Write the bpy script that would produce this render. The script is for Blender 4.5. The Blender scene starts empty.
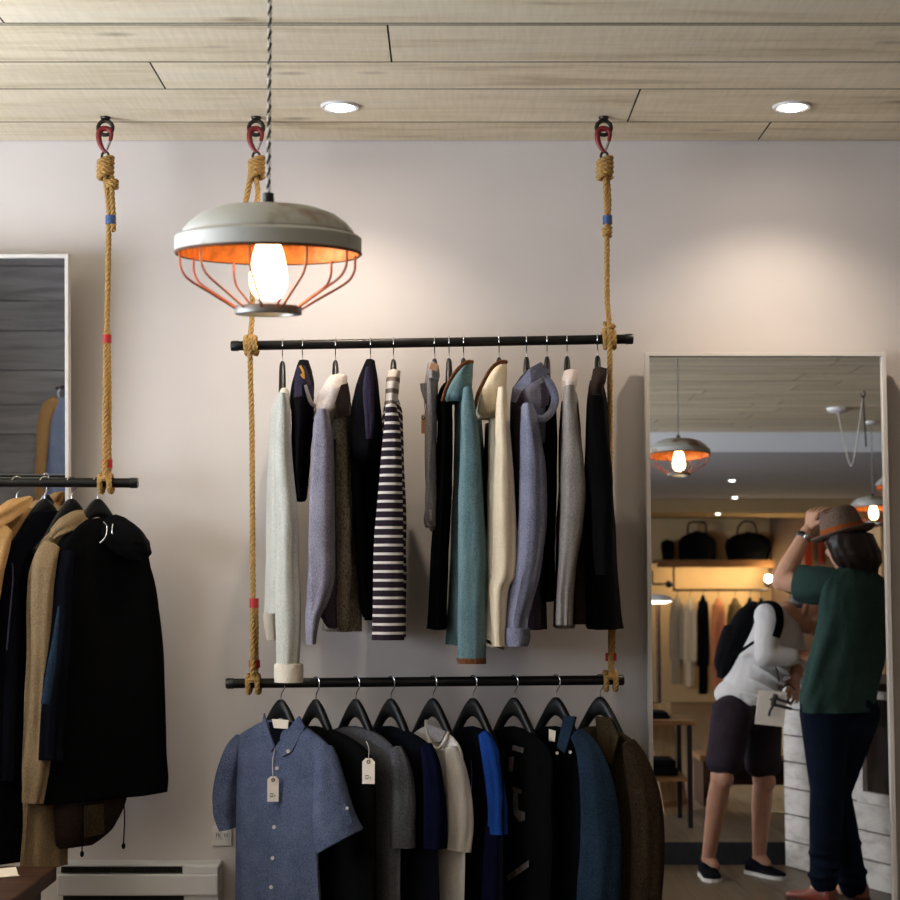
import bpy, bmesh, math, random
from mathutils import Vector, Matrix, Euler, noise
random.seed(7)
PI = math.pi
SC = bpy.context.scene
COL = SC.collection
V = Vector

# ------------------------------------------------------------------ camera
F = 1650.0
CAM = V((0.0, -4.5, 1.38))
PITCH = math.radians(4.2)
cd = bpy.data.cameras.new('camera')
cd.sensor_width = 36.0
cd.lens = F / 900.0 * 36.0
cd.clip_start = 0.05
cd.dof.use_dof = True
cd.dof.focus_distance = 4.2
cd.dof.aperture_fstop = 6.3
cam = bpy.data.objects.new('camera', cd)
COL.objects.link(cam)
cam.location = CAM
cam.rotation_euler = (PI / 2 + PITCH, 0, 0)
SC.camera = cam
SC.view_settings.view_transform = 'Standard'
SC.view_settings.look = 'None'
SC.view_settings.gamma = 1.0
SC.view_settings.use_curve_mapping = False
SC.view_settings.exposure = 0.0

def ray(px, py):
    a = (px - 450.0) / F
    u = (450.0 - py) / F
    c, s = math.cos(PITCH), math.sin(PITCH)
    return V((a, c - s * u, s + c * u))

def at(px, py, Y):
    d = ray(px, py)
    return CAM + d * ((Y - CAM.y) / d.y)

def at_z(px, py, Z):
    d = ray(px, py)
    return CAM + d * ((Z - CAM.z) / d.z)

TH = math.radians(0.5)                       # the tall mirror leans back a touch
MN = V((0, -math.cos(TH), math.sin(TH)))
MP = V((1.0, -0.066, 0.0))

TW = math.radians(-4.8)                      # the small one hangs tipped forward
WN = V((0, -math.cos(TW), math.sin(TW)))
WP = V((-1.0, -0.03, 0.95))

def mray(px, py, P=MP, N=MN):
    d = ray(px, py)
    t = (P - CAM).dot(N) / d.dot(N)
    return CAM + d * t, d - N * (2 * d.dot(N))

def aw(px, py, Y):
    p, r = mray(px, py, WP, WN)
    return p + r * ((Y - p.y) / r.y)

def am(px, py, Y):
    """where the thing seen in the tall mirror at this pixel stands, on the plane y = Y"""
    p, r = mray(px, py)
    return p + r * ((Y - p.y) / r.y)

def am_z(px, py, Z):
    p, r = mray(px, py)
    return p + r * ((Z - p.z) / r.z)

# ------------------------------------------------------------------ materials
def S(r, g, b):
    def f(c):
        c /= 255.0
        return c / 12.92 if c <= 0.04045 else ((c + 0.055) / 1.055) ** 2.4
    return (f(r), f(g), f(b), 1.0)

MATS = {}
def base_mat(name):
    m = bpy.data.materials.new(name)
    m.use_nodes = True
    nt = m.node_tree
    b = nt.nodes['Principled BSDF']
    MATS[name] = m
    return m, nt, b

def simple(name, col, rough=0.5, metal=0.0, var=0.12, scale=30.0, bump=0.0, spec=0.5, coat=0.0):
    m, nt, b = base_mat(name)
    tc = nt.nodes.new('ShaderNodeTexCoord')
    nz = nt.nodes.new('ShaderNodeTexNoise')
    nz.inputs['Scale'].default_value = scale
    nz.inputs['Detail'].default_value = 4
    nt.links.new(tc.outputs['Object'], nz.inputs['Vector'])
    rp = nt.nodes.new('ShaderNodeValToRGB')
    c = col
    rp.color_ramp.elements[0].position = 0.3
    rp.color_ramp.elements[1].position = 0.7
    rp.color_ramp.elements[0].color = (c[0] * (1 - var), c[1] * (1 - var), c[2] * (1 - var), 1)
    rp.color_ramp.elements[1].color = (min(1, c[0] * (1 + var)), min(1, c[1] * (1 + var)), min(1, c[2] * (1 + var)), 1)
    nt.links.new(nz.outputs['Fac'], rp.inputs['Fac'])
    nt.links.new(rp.outputs['Color'], b.inputs['Base Color'])
    b.inputs['Roughness'].default_value = rough
    b.inputs['Metallic'].default_value = metal
    b.inputs['Specular IOR Level'].default_value = spec
    b.inputs['Coat Weight'].default_value = coat
    if bump:
        bp = nt.nodes.new('ShaderNodeBump')
        bp.inputs['Strength'].default_value = bump
        bp.inputs['Distance'].default_value = 0.002
        nt.links.new(nz.outputs['Fac'], bp.inputs['Height'])
        nt.links.new(bp.outputs['Normal'], b.inputs['Normal'])
    return m

def fabric(name, c1, c2=None, scale=420.0, mottle=14.0, sheen=0.0, rough=0.95, bump=0.25):
    """woven cloth: fine thread flecks of two colours, slow mottling, soft bump"""
    if c2 is None:
        c2 = tuple(min(1, c * 1.35) for c in c1[:3]) + (1,)
    m, nt, b = base_mat(name)
    tc = nt.nodes.new('ShaderNodeTexCoord')
    mp = nt.nodes.new('ShaderNodeMapping')
    mp.inputs['Scale'].default_value = (1.0, 1.0, 0.45)
    nt.links.new(tc.outputs['Object'], mp.inputs['Vector'])
    nz = nt.nodes.new('ShaderNodeTexNoise')
    nz.inputs['Scale'].default_value = scale
    nz.inputs['Detail'].default_value = 2
    nt.links.new(mp.outputs['Vector'], nz.inputs['Vector'])
    n2 = nt.nodes.new('ShaderNodeTexNoise')
    n2.inputs['Scale'].default_value = mottle
    n2.inputs['Detail'].default_value = 3
    nt.links.new(tc.outputs['Object'], n2.inputs['Vector'])
    mx = nt.nodes.new('ShaderNodeMath'); mx.operation = 'MULTIPLY_ADD'
    mx.inputs[1].default_value = 0.35
    nt.links.new(n2.outputs['Fac'], mx.inputs[0])
    nt.links.new(nz.outputs['Fac'], mx.inputs[2])
    rp = nt.nodes.new('ShaderNodeValToRGB')
    rp.color_ramp.elements[0].position = 0.5
    rp.color_ramp.elements[1].position = 0.84
    rp.color_ramp.elements[0].color = c1
    rp.color_ramp.elements[1].color = c2
    nt.links.new(mx.outputs[0], rp.inputs['Fac'])
    nt.links.new(rp.outputs['Color'], b.inputs['Base Color'])
    b.inputs['Roughness'].default_value = rough
    b.inputs['Specular IOR Level'].default_value = 0.06
    b.inputs['Sheen Weight'].default_value = sheen
    bp = nt.nodes.new('ShaderNodeBump')
    bp.inputs['Strength'].default_value = bump
    bp.inputs['Distance'].default_value = 0.0015
    nt.links.new(nz.outputs['Fac'], bp.inputs['Height'])
    wrinkle(nt, tc, bp, b)
    return m

def wrinkle(nt, tc, bp, b, scale=16.0, strength=0.45):
    m3 = nt.nodes.new('ShaderNodeMapping'); m3.inputs['Scale'].default_value = (1.0, 1.0, 0.35)
    m3.inputs['Rotation'].default_value = (0.25, 0.3, 0.0)
    nt.links.new(tc.outputs['Object'], m3.inputs['Vector'])
    n3 = nt.nodes.new('ShaderNodeTexNoise'); n3.inputs['Scale'].default_value = scale
    n3.inputs['Detail'].default_value = 3; n3.inputs['Distortion'].default_value = 0.7
    nt.links.new(m3.outputs['Vector'], n3.inputs['Vector'])
    b3 = nt.nodes.new('ShaderNodeBump'); b3.inputs['Strength'].default_value = strength; b3.inputs['Distance'].default_value = 0.012
    nt.links.new(n3.outputs['Fac'], b3.inputs['Height'])
    if bp is not None: nt.links.new(bp.outputs['Normal'], b3.inputs['Normal'])
    nt.links.new(b3.outputs['Normal'], b.inputs['Normal'])

def striped(name, ca, cb, period, duty):
    m, nt, b = base_mat(name)
    uv = nt.nodes.new('ShaderNodeUVMap')
    sx = nt.nodes.new('ShaderNodeSeparateXYZ')
    nt.links.new(uv.outputs['UV'], sx.inputs[0])
    d = nt.nodes.new('ShaderNodeMath'); d.operation = 'DIVIDE'; d.inputs[1].default_value = period
    nt.links.new(sx.outputs['Y'], d.inputs[0])
    fr = nt.nodes.new('ShaderNodeMath'); fr.operation = 'FRACT'
    nt.links.new(d.outputs[0], fr.inputs[0])
    lt = nt.nodes.new('ShaderNodeMath'); lt.operation = 'LESS_THAN'; lt.inputs[1].default_value = duty
    nt.links.new(fr.outputs[0], lt.inputs[0])
    mx = nt.nodes.new('ShaderNodeMix'); mx.data_type = 'RGBA'
    mx.inputs[6].default_value = cb
    mx.inputs[7].default_value = ca
    nt.links.new(lt.outputs[0], mx.inputs[0])
    nt.links.new(mx.outputs[2], b.inputs['Base Color'])
    b.inputs['Roughness'].default_value = 0.95
    b.inputs['Specular IOR Level'].default_value = 0.15
    tc = nt.nodes.new('ShaderNodeTexCoord')
    wrinkle(nt, tc, None, b)
    return m

def wood(name, cols, axis=0, scale=3.0, stretch=14.0, rough=0.7, saw=0.0, bump=0.3, island=0.0, knots=0.0):
    """grain along `axis`; each loose board gets its own shift and slight tint"""
    m, nt, b = base_mat(name)
    L = nt.links.new
    tc = nt.nodes.new('ShaderNodeTexCoord')
    geo = nt.nodes.new('ShaderNodeNewGeometry')
    sc = [stretch, stretch, stretch]; sc[axis] = 1.0
    sh = nt.nodes.new('ShaderNodeVectorMath'); sh.operation = 'MULTIPLY_ADD'
    sh.inputs[1].default_value = (37.0, 17.0, 23.0)
    L(geo.outputs['Random Per Island'], sh.inputs[0])
    L(tc.outputs['Object'], sh.inputs[2])
    mp = nt.nodes.new('ShaderNodeMapping'); mp.inputs['Scale'].default_value = sc
    L(sh.outputs[0], mp.inputs['Vector'])
    n1 = nt.nodes.new('ShaderNodeTexNoise')
    n1.inputs['Scale'].default_value = scale; n1.inputs['Detail'].default_value = 8; n1.inputs['Roughness'].default_value = 0.62
    n1.inputs['Distortion'].default_value = 0.4
    L(mp.outputs['Vector'], n1.inputs['Vector'])
    rp = nt.nodes.new('ShaderNodeValToRGB')
    els = rp.color_ramp.elements
    while len(els) < len(cols): els.new(0.5)
    for i, c in enumerate(cols):
        els[i].position = 0.28 + 0.44 * i / (len(cols) - 1)
        els[i].color = c
    L(n1.outputs['Fac'], rp.inputs['Fac'])
    out = rp.outputs['Color']
    h = n1.outputs['Fac']
    if saw:                                               # curved saw marks across the board
        m2 = nt.nodes.new('ShaderNodeMapping'); m2.inputs['Rotation'].default_value = (0, 0, -0.5)
        m2.inputs['Scale'].default_value = (1.0, 0.09, 1.0)
        L(sh.outputs[0], m2.inputs['Vector'])
        wv = nt.nodes.new('ShaderNodeTexNoise'); wv.inputs['Scale'].default_value = 95.0
        wv.inputs['Detail'].default_value = 4; wv.inputs['Distortion'].default_value = 0.3
        L(m2.outputs['Vector'], wv.inputs['Vector'])
        ms = nt.nodes.new('ShaderNodeMix'); ms.data_type = 'RGBA'; ms.blend_type = 'MULTIPLY'
        ms.inputs[0].default_value = saw
        L(out, ms.inputs[6]); L(wv.outputs['Fac'], ms.inputs[7])
        out = ms.outputs[2]
    if knots:
        vo = nt.nodes.new('ShaderNodeTexVoronoi'); vo.inputs['Scale'].default_value = 2.4
        m3 = nt.nodes.new('ShaderNodeMapping')
        s3 = [2.6, 2.6, 2.6]; s3[axis] = 1.0
        m3.inputs['Scale'].default_value = s3
        L(sh.outputs[0], m3.inputs['Vector']); L(m3.outputs['Vector'], vo.inputs['Vector'])
        kr = nt.nodes.new('ShaderNodeValToRGB')
        kr.color_ramp.elements[0].position = 0.0; kr.color_ramp.elements[0].color = (0.16, 0.12, 0.09, 1)
        kr.color_ramp.elements[1].position = 0.13; kr.color_ramp.elements[1].color = (1, 1, 1, 1)
        L(vo.outputs['Distance'], kr.inputs['Fac'])
        mk = nt.nodes.new('ShaderNodeMix'); mk.data_type = 'RGBA'; mk.blend_type = 'MULTIPLY'
        mk.inputs[0].default_value = knots
        L(out, mk.inputs[6]); L(kr.outputs['Color'], mk.inputs[7])
        out = mk.outputs[2]
    if island:
        hs = nt.nodes.new('ShaderNodeHueSaturation')
        ma = nt.nodes.new('ShaderNodeMath'); ma.operation = 'MULTIPLY_ADD'
        ma.inputs[1].default_value = island * 2; ma.inputs[2].default_value = 1 - island
        L(geo.outputs['Random Per Island'], ma.inputs[0]); L(ma.outputs[0], hs.inputs['Value'])
        L(out, hs.inputs['Color'])
        out = hs.outputs['Color']
    L(out, b.inputs['Base Color'])
    b.inputs['Roughness'].default_value = rough
    b.inputs['Specular IOR Level'].default_value = 0.25
    bp = nt.nodes.new('ShaderNodeBump'); bp.inputs['Strength'].default_value = bump; bp.inputs['Distance'].default_value = 0.003
    L(h, bp.inputs['Height']); L(bp.outputs['Normal'], b.inputs['Normal'])
    return m

def glow(name, col, strength):
    m, nt, b = base_mat(name)
    b.inputs['Base Color'].default_value = (0.8, 0.8, 0.8, 1)
    b.inputs['Emission Color'].default_value = col
    b.inputs['Emission Strength'].default_value = strength
    return m

def clear_glass(name, tint=(1, 1, 1, 1), rough=0.0):
    m, nt, b = base_mat(name)
    b.inputs['Base Color'].default_value = tint
    b.inputs['Roughness'].default_value = rough
    b.inputs['Transmission Weight'].default_value = 1.0
    b.inputs['IOR'].default_value = 1.2
    return m

M = MATS
simple('plaster', S(218, 210, 206), 0.9, var=0.02, scale=6, bump=0.08, spec=0.2)
simple('cool_plaster', S(214, 216, 222), 0.9, var=0.02, scale=6, spec=0.2)
simple('mauve_plaster', S(200, 188, 190), 0.9, var=0.02, scale=6, spec=0.2)
simple('tan_plaster', S(176, 150, 108), 0.9, var=0.03, scale=6, spec=0.2)
simple('cream_plaster', S(214, 186, 140), 0.9, var=0.03, scale=6, spec=0.2)
simple('brown_wall', S(120, 100, 84), 0.9, var=0.04, scale=6, spec=0.2)
wood('white_oak_board', [S(202, 182, 148), S(236, 220, 188), S(248, 234, 206), S(238, 226, 202)], 0, 1.5, 9, 0.75, saw=0.22, island=0.07, knots=0.6)
wood('white_paint_board', [S(176, 168, 160), S(214, 208, 202), S(226, 222, 217)], 1, 2.0, 12, 0.6, island=0.05, knots=0.2)
wood('grey_board', [S(118, 116, 118), S(150, 148, 150), S(166, 164, 166)], 0, 2.0, 10, 0.7, island=0.08, knots=0.5)
wood('floor_board', [S(76, 62, 48), S(100, 84, 66), S(112, 96, 76)], 1, 2.0, 12, 0.4, island=0.1)
wood('dark_wood', [S(44, 28, 20), S(66, 42, 28), S(84, 56, 36)], 0, 3.0, 12, 0.5)
wood('oak_wood', [S(96, 64, 36), S(126, 88, 52), S(144, 104, 64)], 0, 3.0, 12, 0.5)
wood('tan_wood', [S(128, 100, 68), S(160, 128, 90), S(176, 146, 106)], 2, 3.0, 12, 0.6)
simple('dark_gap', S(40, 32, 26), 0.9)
simple('black_stone', S(26, 26, 28), 0.9, var=0.3, bump=0.6)
simple('black_pipe', S(36, 34, 33), 0.38, metal=0.75, var=0.15, spec=0.6)
simple('black_plastic', S(14, 14, 15), 0.4, var=0.1)
simple('hanger_black', S(13, 12, 12), 0.42, var=0.1, spec=0.35)
simple('chrome', S(200, 200, 202), 0.22, metal=1.0, var=0.03)
simple('iron', S(58, 54, 50), 0.5, metal=0.8, var=0.2)
simple('red_paint', S(122, 26, 30), 0.4, var=0.1)
simple('rope_fibre', S(176, 140, 86), 0.95, var=0.28, scale=220, bump=0.5, spec=0.1)
simple('red_tape', S(176, 34, 36), 0.6, var=0.08)
simple('blue_tape', S(58, 88, 140), 0.6, var=0.08)
m = simple('lamp_metal', S(188, 190, 188), 0.55, metal=0.15, var=0.12, scale=7, bump=0.1)
rp_ = [n for n in m.node_tree.nodes if n.type == 'VALTORGB'][0].color_ramp
e_ = rp_.elements.new(0.57); e_.color = S(176, 176, 170)
rp_.elements[-1].position = 0.68; rp_.elements[-1].color = S(128, 100, 74)
simple('lamp_inside', S(214, 128, 58), 0.5, metal=0.35, var=0.3, scale=60, bump=0.4)
simple('copper', S(178, 104, 74), 0.35, metal=0.9, var=0.15)
simple('steel_ring', S(140, 140, 138), 0.4, metal=0.7)
simple('brown_rim', S(96, 62, 38), 0.6, metal=0.2, var=0.3, scale=14)  # mottled brown all round the lamp's rim
simple('cord_white', S(196, 190, 182), 0.9)
simple('cord_black', S(40, 36, 34), 0.9)
simple('white_frame', S(222, 216, 210), 0.45, var=0.02)
simple('white_enamel', S(226, 224, 224), 0.5, var=0.02)
simple('white_plastic', S(230, 226, 220), 0.4, var=0.02)
simple('paper', S(252, 240, 226), 0.85, var=0.03)
simple('kraft_paper', S(186, 140, 104), 0.85, var=0.06)
simple('print_ink', S(60, 56, 54), 0.8)
fabric('green_jersey', S(42, 62, 58), S(58, 80, 75), 500)
fabric('jeans_navy', S(12, 18, 30), S(20, 28, 44), 500)
fabric('shorts_plum', S(40, 34, 40), S(58, 50, 58), 500)
fabric('white_shirt', S(206, 204, 206), S(224, 222, 222), 500)
fabric('hat_felt', S(104, 86, 76), S(128, 108, 96), 200)
fabric('hat_band', S(150, 72, 32), S(176, 92, 44), 200)
fabric('salmon_cloth', S(196, 122, 88), S(214, 146, 110), 300)
fabric('olive_brown', S(88, 72, 48), S(112, 94, 66), 300)
fabric('stone_cloth', S(150, 138, 120), S(176, 164, 146), 300)
fabric('cream_cloth', S(206, 192, 166), S(224, 210, 186), 300)
fabric('sage_cloth', S(96, 90, 76), S(120, 112, 96), 300)
fabric('red_webbing', S(104, 34, 22), S(128, 44, 28), 200)
fabric('blue_grey_jersey', S(120, 136, 168), S(150, 164, 192), 400)
simple('skin', S(214, 164, 136), 0.55, var=0.05, scale=30, spec=0.3)
simple('tan_skin', S(178, 130, 106), 0.55, var=0.06, scale=30, spec=0.3)
simple('dark_hair', S(36, 24, 20), 0.5, var=0.35, scale=60, bump=0.6)
simple('lip', S(150, 84, 72), 0.5)
simple('eye_white', S(220, 214, 206), 0.3)
simple('eye_dark', S(24, 18, 16), 0.2)
simple('red_leather', S(124, 56, 36), 0.45, var=0.15)
simple('sole_white', S(206, 202, 196), 0.6)
simple('button_white', S(226, 222, 214), 0.35)
simple('string_white', S(226, 220, 206), 0.9)
simple('yellow_cord', S(206, 152, 40), 0.8)
glow('bulb_glow', (1.0, 0.66, 0.3, 1), 13.0)
glow('filament_glow', (1.0, 0.72, 0.4, 1), 60.0)
glow('downlight_glow', (1.0, 0.93, 0.84, 1), 14.0)
glow('shade_glow', (1.0, 0.88, 0.68, 1), 9.0)
glow('wall_bulb_glow', (1.0, 0.74, 0.42, 1), 320.0)
glow('strip_glow', (1.0, 0.72, 0.4, 1), 30.0)
clear_glass('bulb_glass', (1, 0.93, 0.85, 1))
clear_glass('window_glass')
m, nt, b = base_mat('mirror_silver')
b.inputs['Base Color'].default_value = (0.86, 0.87, 0.87, 1); b.inputs['Metallic'].default_value = 1.0; b.inputs['Roughness'].default_value = 0.0
m, nt, b = base_mat('dark_mirror_silver')
b.inputs['Base Color'].default_value = (0.72, 0.73, 0.75, 1); b.inputs['Metallic'].default_value = 1.0; b.inputs['Roughness'].default_value = 0.0
m, nt, b = base_mat('dark_pane')
b.inputs['Base Color'].default_value = S(40, 32, 28); b.inputs['Metallic'].default_value = 0.0; b.inputs['Roughness'].default_value = 0.08
# cloth
fabric('mint_knit', S(178, 179, 172), S(206, 205, 196), 420)
fabric('ivory_cloth', S(226, 214, 196), S(240, 230, 214))
fabric('black_cloth', S(7, 7, 8), S(12, 12, 14))
fabric('soft_black_cloth', S(10, 9, 12), S(18, 17, 21))
fabric('plum_cloth', S(44, 38, 54), S(62, 56, 76))
fabric('violet_chambray', S(112, 108, 126), S(160, 156, 170), 500)
fabric('brown_heather', S(92, 84, 74), S(166, 156, 140), 330)
fabric('dark_violet', S(62, 54, 66), S(84, 74, 88))
fabric('pink_white_cloth', S(206, 190, 184), S(226, 214, 208))
fabric('grey_twill', S(128, 122, 124), S(160, 154, 154))
fabric('teal_canvas', S(80, 108, 116), S(112, 138, 142), 520)
fabric('brown_leather', S(96, 60, 38), S(122, 80, 52), 160, rough=0.6)
fabric('cream_canvas', S(218, 202, 174), S(234, 218, 192), 520)
fabric('blue_chambray', S(98, 100, 122), S(136, 138, 156), 560)
fabric('grey_shirting', S(122, 116, 114), S(152, 146, 142), 480)
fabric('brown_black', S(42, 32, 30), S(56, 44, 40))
fabric('denim_shirt', S(62, 71, 96), S(106, 115, 142), 560)
fabric('charcoal_jersey', S(66, 66, 72), S(96, 96, 102), 500)
fabric('navy_jersey', S(9, 12, 30), S(14, 18, 46), 500)
fabric('royal_jersey', S(24, 58, 130), S(34, 76, 160), 500)
fabric('white_jersey', S(218, 212, 206), S(234, 230, 226), 500)
fabric('dark_denim', S(22, 34, 48), S(42, 60, 80), 520)
fabric('olive_tweed', S(44, 37, 25), S(70, 58, 40), 360)
fabric('brown_tweed', S(34, 26, 19), S(58, 45, 33), 360)
fabric('tan_canvas', S(168, 128, 82), S(196, 156, 106), 480)
fabric('khaki_cotton', S(122, 102, 76), S(152, 130, 100), 480)
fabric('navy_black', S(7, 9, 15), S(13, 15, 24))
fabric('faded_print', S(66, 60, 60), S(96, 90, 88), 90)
striped('navy_stripe', S(224, 216, 208), S(46, 36, 46), 0.0214, 0.30)
striped('white_stripe', S(214, 204, 194), S(128, 112, 102), 0.030, 0.62)

# ------------------------------------------------------------------ mesh builder
class MB:
    def __init__(self):
        self.v, self.f, self.uv, self.mi = [], [], [], []
    def add(self, verts, faces, uvs=None, mi=0):
        o = len(self.v)
        self.v += [V(p) for p in verts]
        for k, f in enumerate(faces):
            self.f.append(tuple(i + o for i in f))
            self.uv.append(uvs[k] if uvs else None)
            self.mi.append(mi)
        return self
    def box(self, lo, hi, mi=0, mtx=None, sides=None):
        x0, y0, z0 = lo; x1, y1, z1 = hi
        vs = [V(p) for p in ((x0, y0, z0), (x1, y0, z0), (x1, y1, z0), (x0, y1, z0), (x0, y0, z1), (x1, y0, z1), (x1, y1, z1), (x0, y1, z1))]
        if mtx is not None: vs = [mtx @ p for p in vs]
        self.add(vs, [(0, 3, 2, 1), (4, 5, 6, 7), (0, 1, 5, 4), (1, 2, 6, 5), (2, 3, 7, 6), (3, 0, 4, 7)], mi=mi)
        if sides is not None: self.mi[-4:] = [sides] * 4
        return self
    def bar(self, a, b, w, h, up=V((0, 0, 1)), mi=0):
        """a squared bar from a to b, w across, h along up"""
        a, b = V(a), V(b); d = (b - a).normalized()
        s = d.cross(up)
        if s.length < 1e-6: s = d.cross(V((0, 1, 0)))
        s.normalize(); u = s.cross(d)
        vs = []
        for p in (a, b):
            for i, j in ((-1, -1), (1, -1), (1, 1), (-1, 1)):
                vs.append(p + s * (w / 2 * i) + u * (h / 2 * j))
        return self.add(vs, [(0, 1, 2, 3), (7, 6, 5, 4), (0, 4, 5, 1), (1, 5, 6, 2), (2, 6, 7, 3), (3, 7, 4, 0)], mi=mi)
    def tube(self, path, r, seg=10, closed=False, mi=0, caps=True, flat=None):
        path = [V(p) for p in path]
        n = len(path)
        rr = r if isinstance(r, (list, tuple)) else [r] * n
        tang = []
        for i in range(n):
            if closed: t = path[(i + 1) % n] - path[i - 1]
            else: t = path[min(i + 1, n - 1)] - path[max(i - 1, 0)]
            tang.append(t.normalized() if t.length > 1e-9 else V((0, 0, 1)))
        ref = V((0, 0, 1)) if abs(tang[0].z) < 0.9 else V((1, 0, 0))
        nrm = (ref - tang[0] * ref.dot(tang[0])).normalized()
        vs = []
        for i in range(n):
            nrm = nrm - tang[i] * nrm.dot(tang[i])
            nrm.normalize()
            bn = tang[i].cross(nrm)
            for k in range(seg):
                a = 2 * PI * k / seg
                fl = flat or (1, 1)
                vs.append(path[i] + nrm * (rr[i] * fl[0] * math.cos(a)) + bn * (rr[i] * fl[1] * math.sin(a)))
        fs = []
        m = n if closed else n - 1
        for i in range(m):
            for k in range(seg):
                a, b_ = i * seg + k, i * seg + (k + 1) % seg
                c, d = ((i + 1) % n) * seg + (k + 1) % seg, ((i + 1) % n) * seg + k
                fs.append((a, b_, c, d))
        if not closed and caps:
            fs.append(tuple(range(seg))[::-1]); fs.append(tuple(range((n - 1) * seg, n * seg)))
        return self.add(vs, fs, mi=mi)
    def lathe(self, prof, c=(0, 0, 0), seg=40, mi=0, cap=False, mtx=None):
        """prof: (radius, height) pairs turned about the z axis through c"""
        c = V(c); vs = []
        for r, h in prof:
            for k in range(seg):
                a = 2 * PI * k / seg
                p = V((r * math.cos(a), r * math.sin(a), h))
                vs.append((mtx @ p if mtx is not None else p) + c)
        fs = []
        for i in range(len(prof) - 1):
            for k in range(seg):
                fs.append((i * seg + k, i * seg + (k + 1) % seg, (i + 1) * seg + (k + 1) % seg, (i + 1) * seg + k))
        if cap:
            fs.append(tuple(range(seg))[::-1]); fs.append(tuple(range((len(prof) - 1) * seg, len(prof) * seg)))
        return self.add(vs, fs, mi=mi)
    def ball(self, c, r, seg=16, rings=10, rot=None, mi=0):
        c = V(c); r = r if isinstance(r, (tuple, list)) else (r, r, r)
        vs = [V((0, 0, r[2]))]
        for i in range(1, rings):
            t = PI * i / rings
            for k in range(seg):
                a = 2 * PI * k / seg
                vs.append(V((r[0] * math.sin(t) * math.cos(a), r[1] * math.sin(t) * math.sin(a), r[2] * math.cos(t))))
        vs.append(V((0, 0, -r[2])))
        if rot is not None: vs = [rot @ p for p in vs]
        vs = [p + c for p in vs]
        fs = [(0, 1 + k, 1 + (k + 1) % seg) for k in range(seg)]
        for i in range(rings - 2):
            for k in range(seg):
                a = 1 + i * seg + k; b_ = 1 + i * seg + (k + 1) % seg
                fs.append((a, a + seg, b_ + seg, b_))
        o = 1 + (rings - 2) * seg
        fs += [(o + k, len(vs) - 1, o + (k + 1) % seg) for k in range(seg)]
        return self.add(vs, fs, mi=mi)
    def capsule(self, a, b, ra, rb, seg=16, cap=4):
        """closed tapered limb"""
        a, b = V(a), V(b); d = b - a; L = d.length; d = d / L if L > 1e-9 else V((0, 0, 1))
        path, rr = [], []
        for i in range(cap):
            t = PI / 2 * (1 - i / cap); path.append(a - d * (ra * math.sin(t))); rr.append(max(1e-4, ra * math.cos(t)))
        for i in range(5):
            t = i / 4; path.append(a + d * (L * t)); rr.append(ra + (rb - ra) * t)
        for i in range(1, cap + 1):
            t = PI / 2 * i / cap; path.append(b + d * (rb * math.sin(t))); rr.append(max(1e-4, rb * math.cos(t)))
        return self.tube(path, rr, seg)
    def build(self, name, mat, parent=None, smooth=True, bevel=0.0, autosmooth=None):
        me = bpy.data.meshes.new(name)
        off = world_loc(parent)
        me.from_pydata([tuple(p - off) for p in self.v], [], self.f)
        mats = mat if isinstance(mat, (list, tuple)) else [mat]
        for x in mats: me.materials.append(M[x] if isinstance(x, str) else x)
        if len(mats) > 1:
            me.polygons.foreach_set('material_index', self.mi)
        if any(u is not None for u in self.uv):
            ul = me.uv_layers.new(name='UVMap')
            i = 0
            for k, f in enumerate(self.f):
                for j in range(len(f)):
                    if self.uv[k] is not None: ul.data[i].uv = self.uv[k][j]
                    i += 1
        me.update()
        if smooth:
            me.polygons.foreach_set('use_smooth', [True] * len(me.polygons))
            try: me.set_sharp_from_angle(angle=math.radians(autosmooth or 40))
            except Exception: pass
        o = bpy.data.objects.new(name, me)
        COL.objects.link(o)
        if parent is not None: o.parent = parent
        if bevel:
            bv = o.modifiers.new('bevel', 'BEVEL'); bv.width = bevel; bv.segments = 2; bv.limit_method = 'ANGLE'
        return o

def world_loc(o):
    p = V((0, 0, 0))
    while o is not None:
        p = p + V(o.location); o = o.parent
    return p

def tag(o, label=None, cat=None, group=None, kind=None):
    if label: o['label'] = label
    if cat: o['category'] = cat
    if group: o['group'] = group
    if kind: o['kind'] = kind
    return o

def thing(name, label, cat, loc, group=None):
    o = bpy.data.objects.new(name, None)
    COL.objects.link(o)
    o.location = loc
    o.empty_display_size = 0.05
    return tag(o, label, cat, group)

def struct(name, mb, mat, **k):
    return tag(mb.build(name, mat, **k), kind='structure')

def dup(root, loc, rotz=None, label=None, group=None):
    r = root.copy(); COL.objects.link(r); r.location = loc
    if rotz is not None: r.rotation_euler = (0, 0, rotz)
    if label: r['label'] = label
    if group: r['group'] = group
    for ch in list(root.children):
        c = ch.copy(); COL.objects.link(c); c.parent = r
        for g in list(ch.children):
            d = g.copy(); COL.objects.link(d); d.parent = c
    return r

def catmull(pts, n):
    """n points along a smooth curve through pts (tuples of any length)"""
    m = len(pts)
    if m == 2: 
        return [tuple(a + (b - a) * i / (n - 1) for a, b in zip(*pts)) for i in range(n)]
    out = []
    for i in range(n):
        t = i / (n - 1) * (m - 1)
        k = min(int(t), m - 2); f = t - k
        p0, p1, p2, p3 = pts[max(k - 1, 0)], pts[k], pts[k + 1], pts[min(k + 2, m - 1)]
        row = []
        for a, b, c, d in zip(p0, p1, p2, p3):
            m1, m2 = (c - a) / 2, (d - b) / 2
            if (c - b) * (b - a) <= 0: m1 = 0
            if (d - c) * (c - b) <= 0: m2 = 0
            row.append((2 * f**3 - 3 * f**2 + 1) * b + (f**3 - 2 * f**2 + f) * m1 + (-2 * f**3 + 3 * f**2) * c + (f**3 - f**2) * m2)
        out.append(tuple(row))
    return out

def smooth_path(pts, n):
    return [V(p) for p in catmull([tuple(p) for p in pts], n)]
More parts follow.
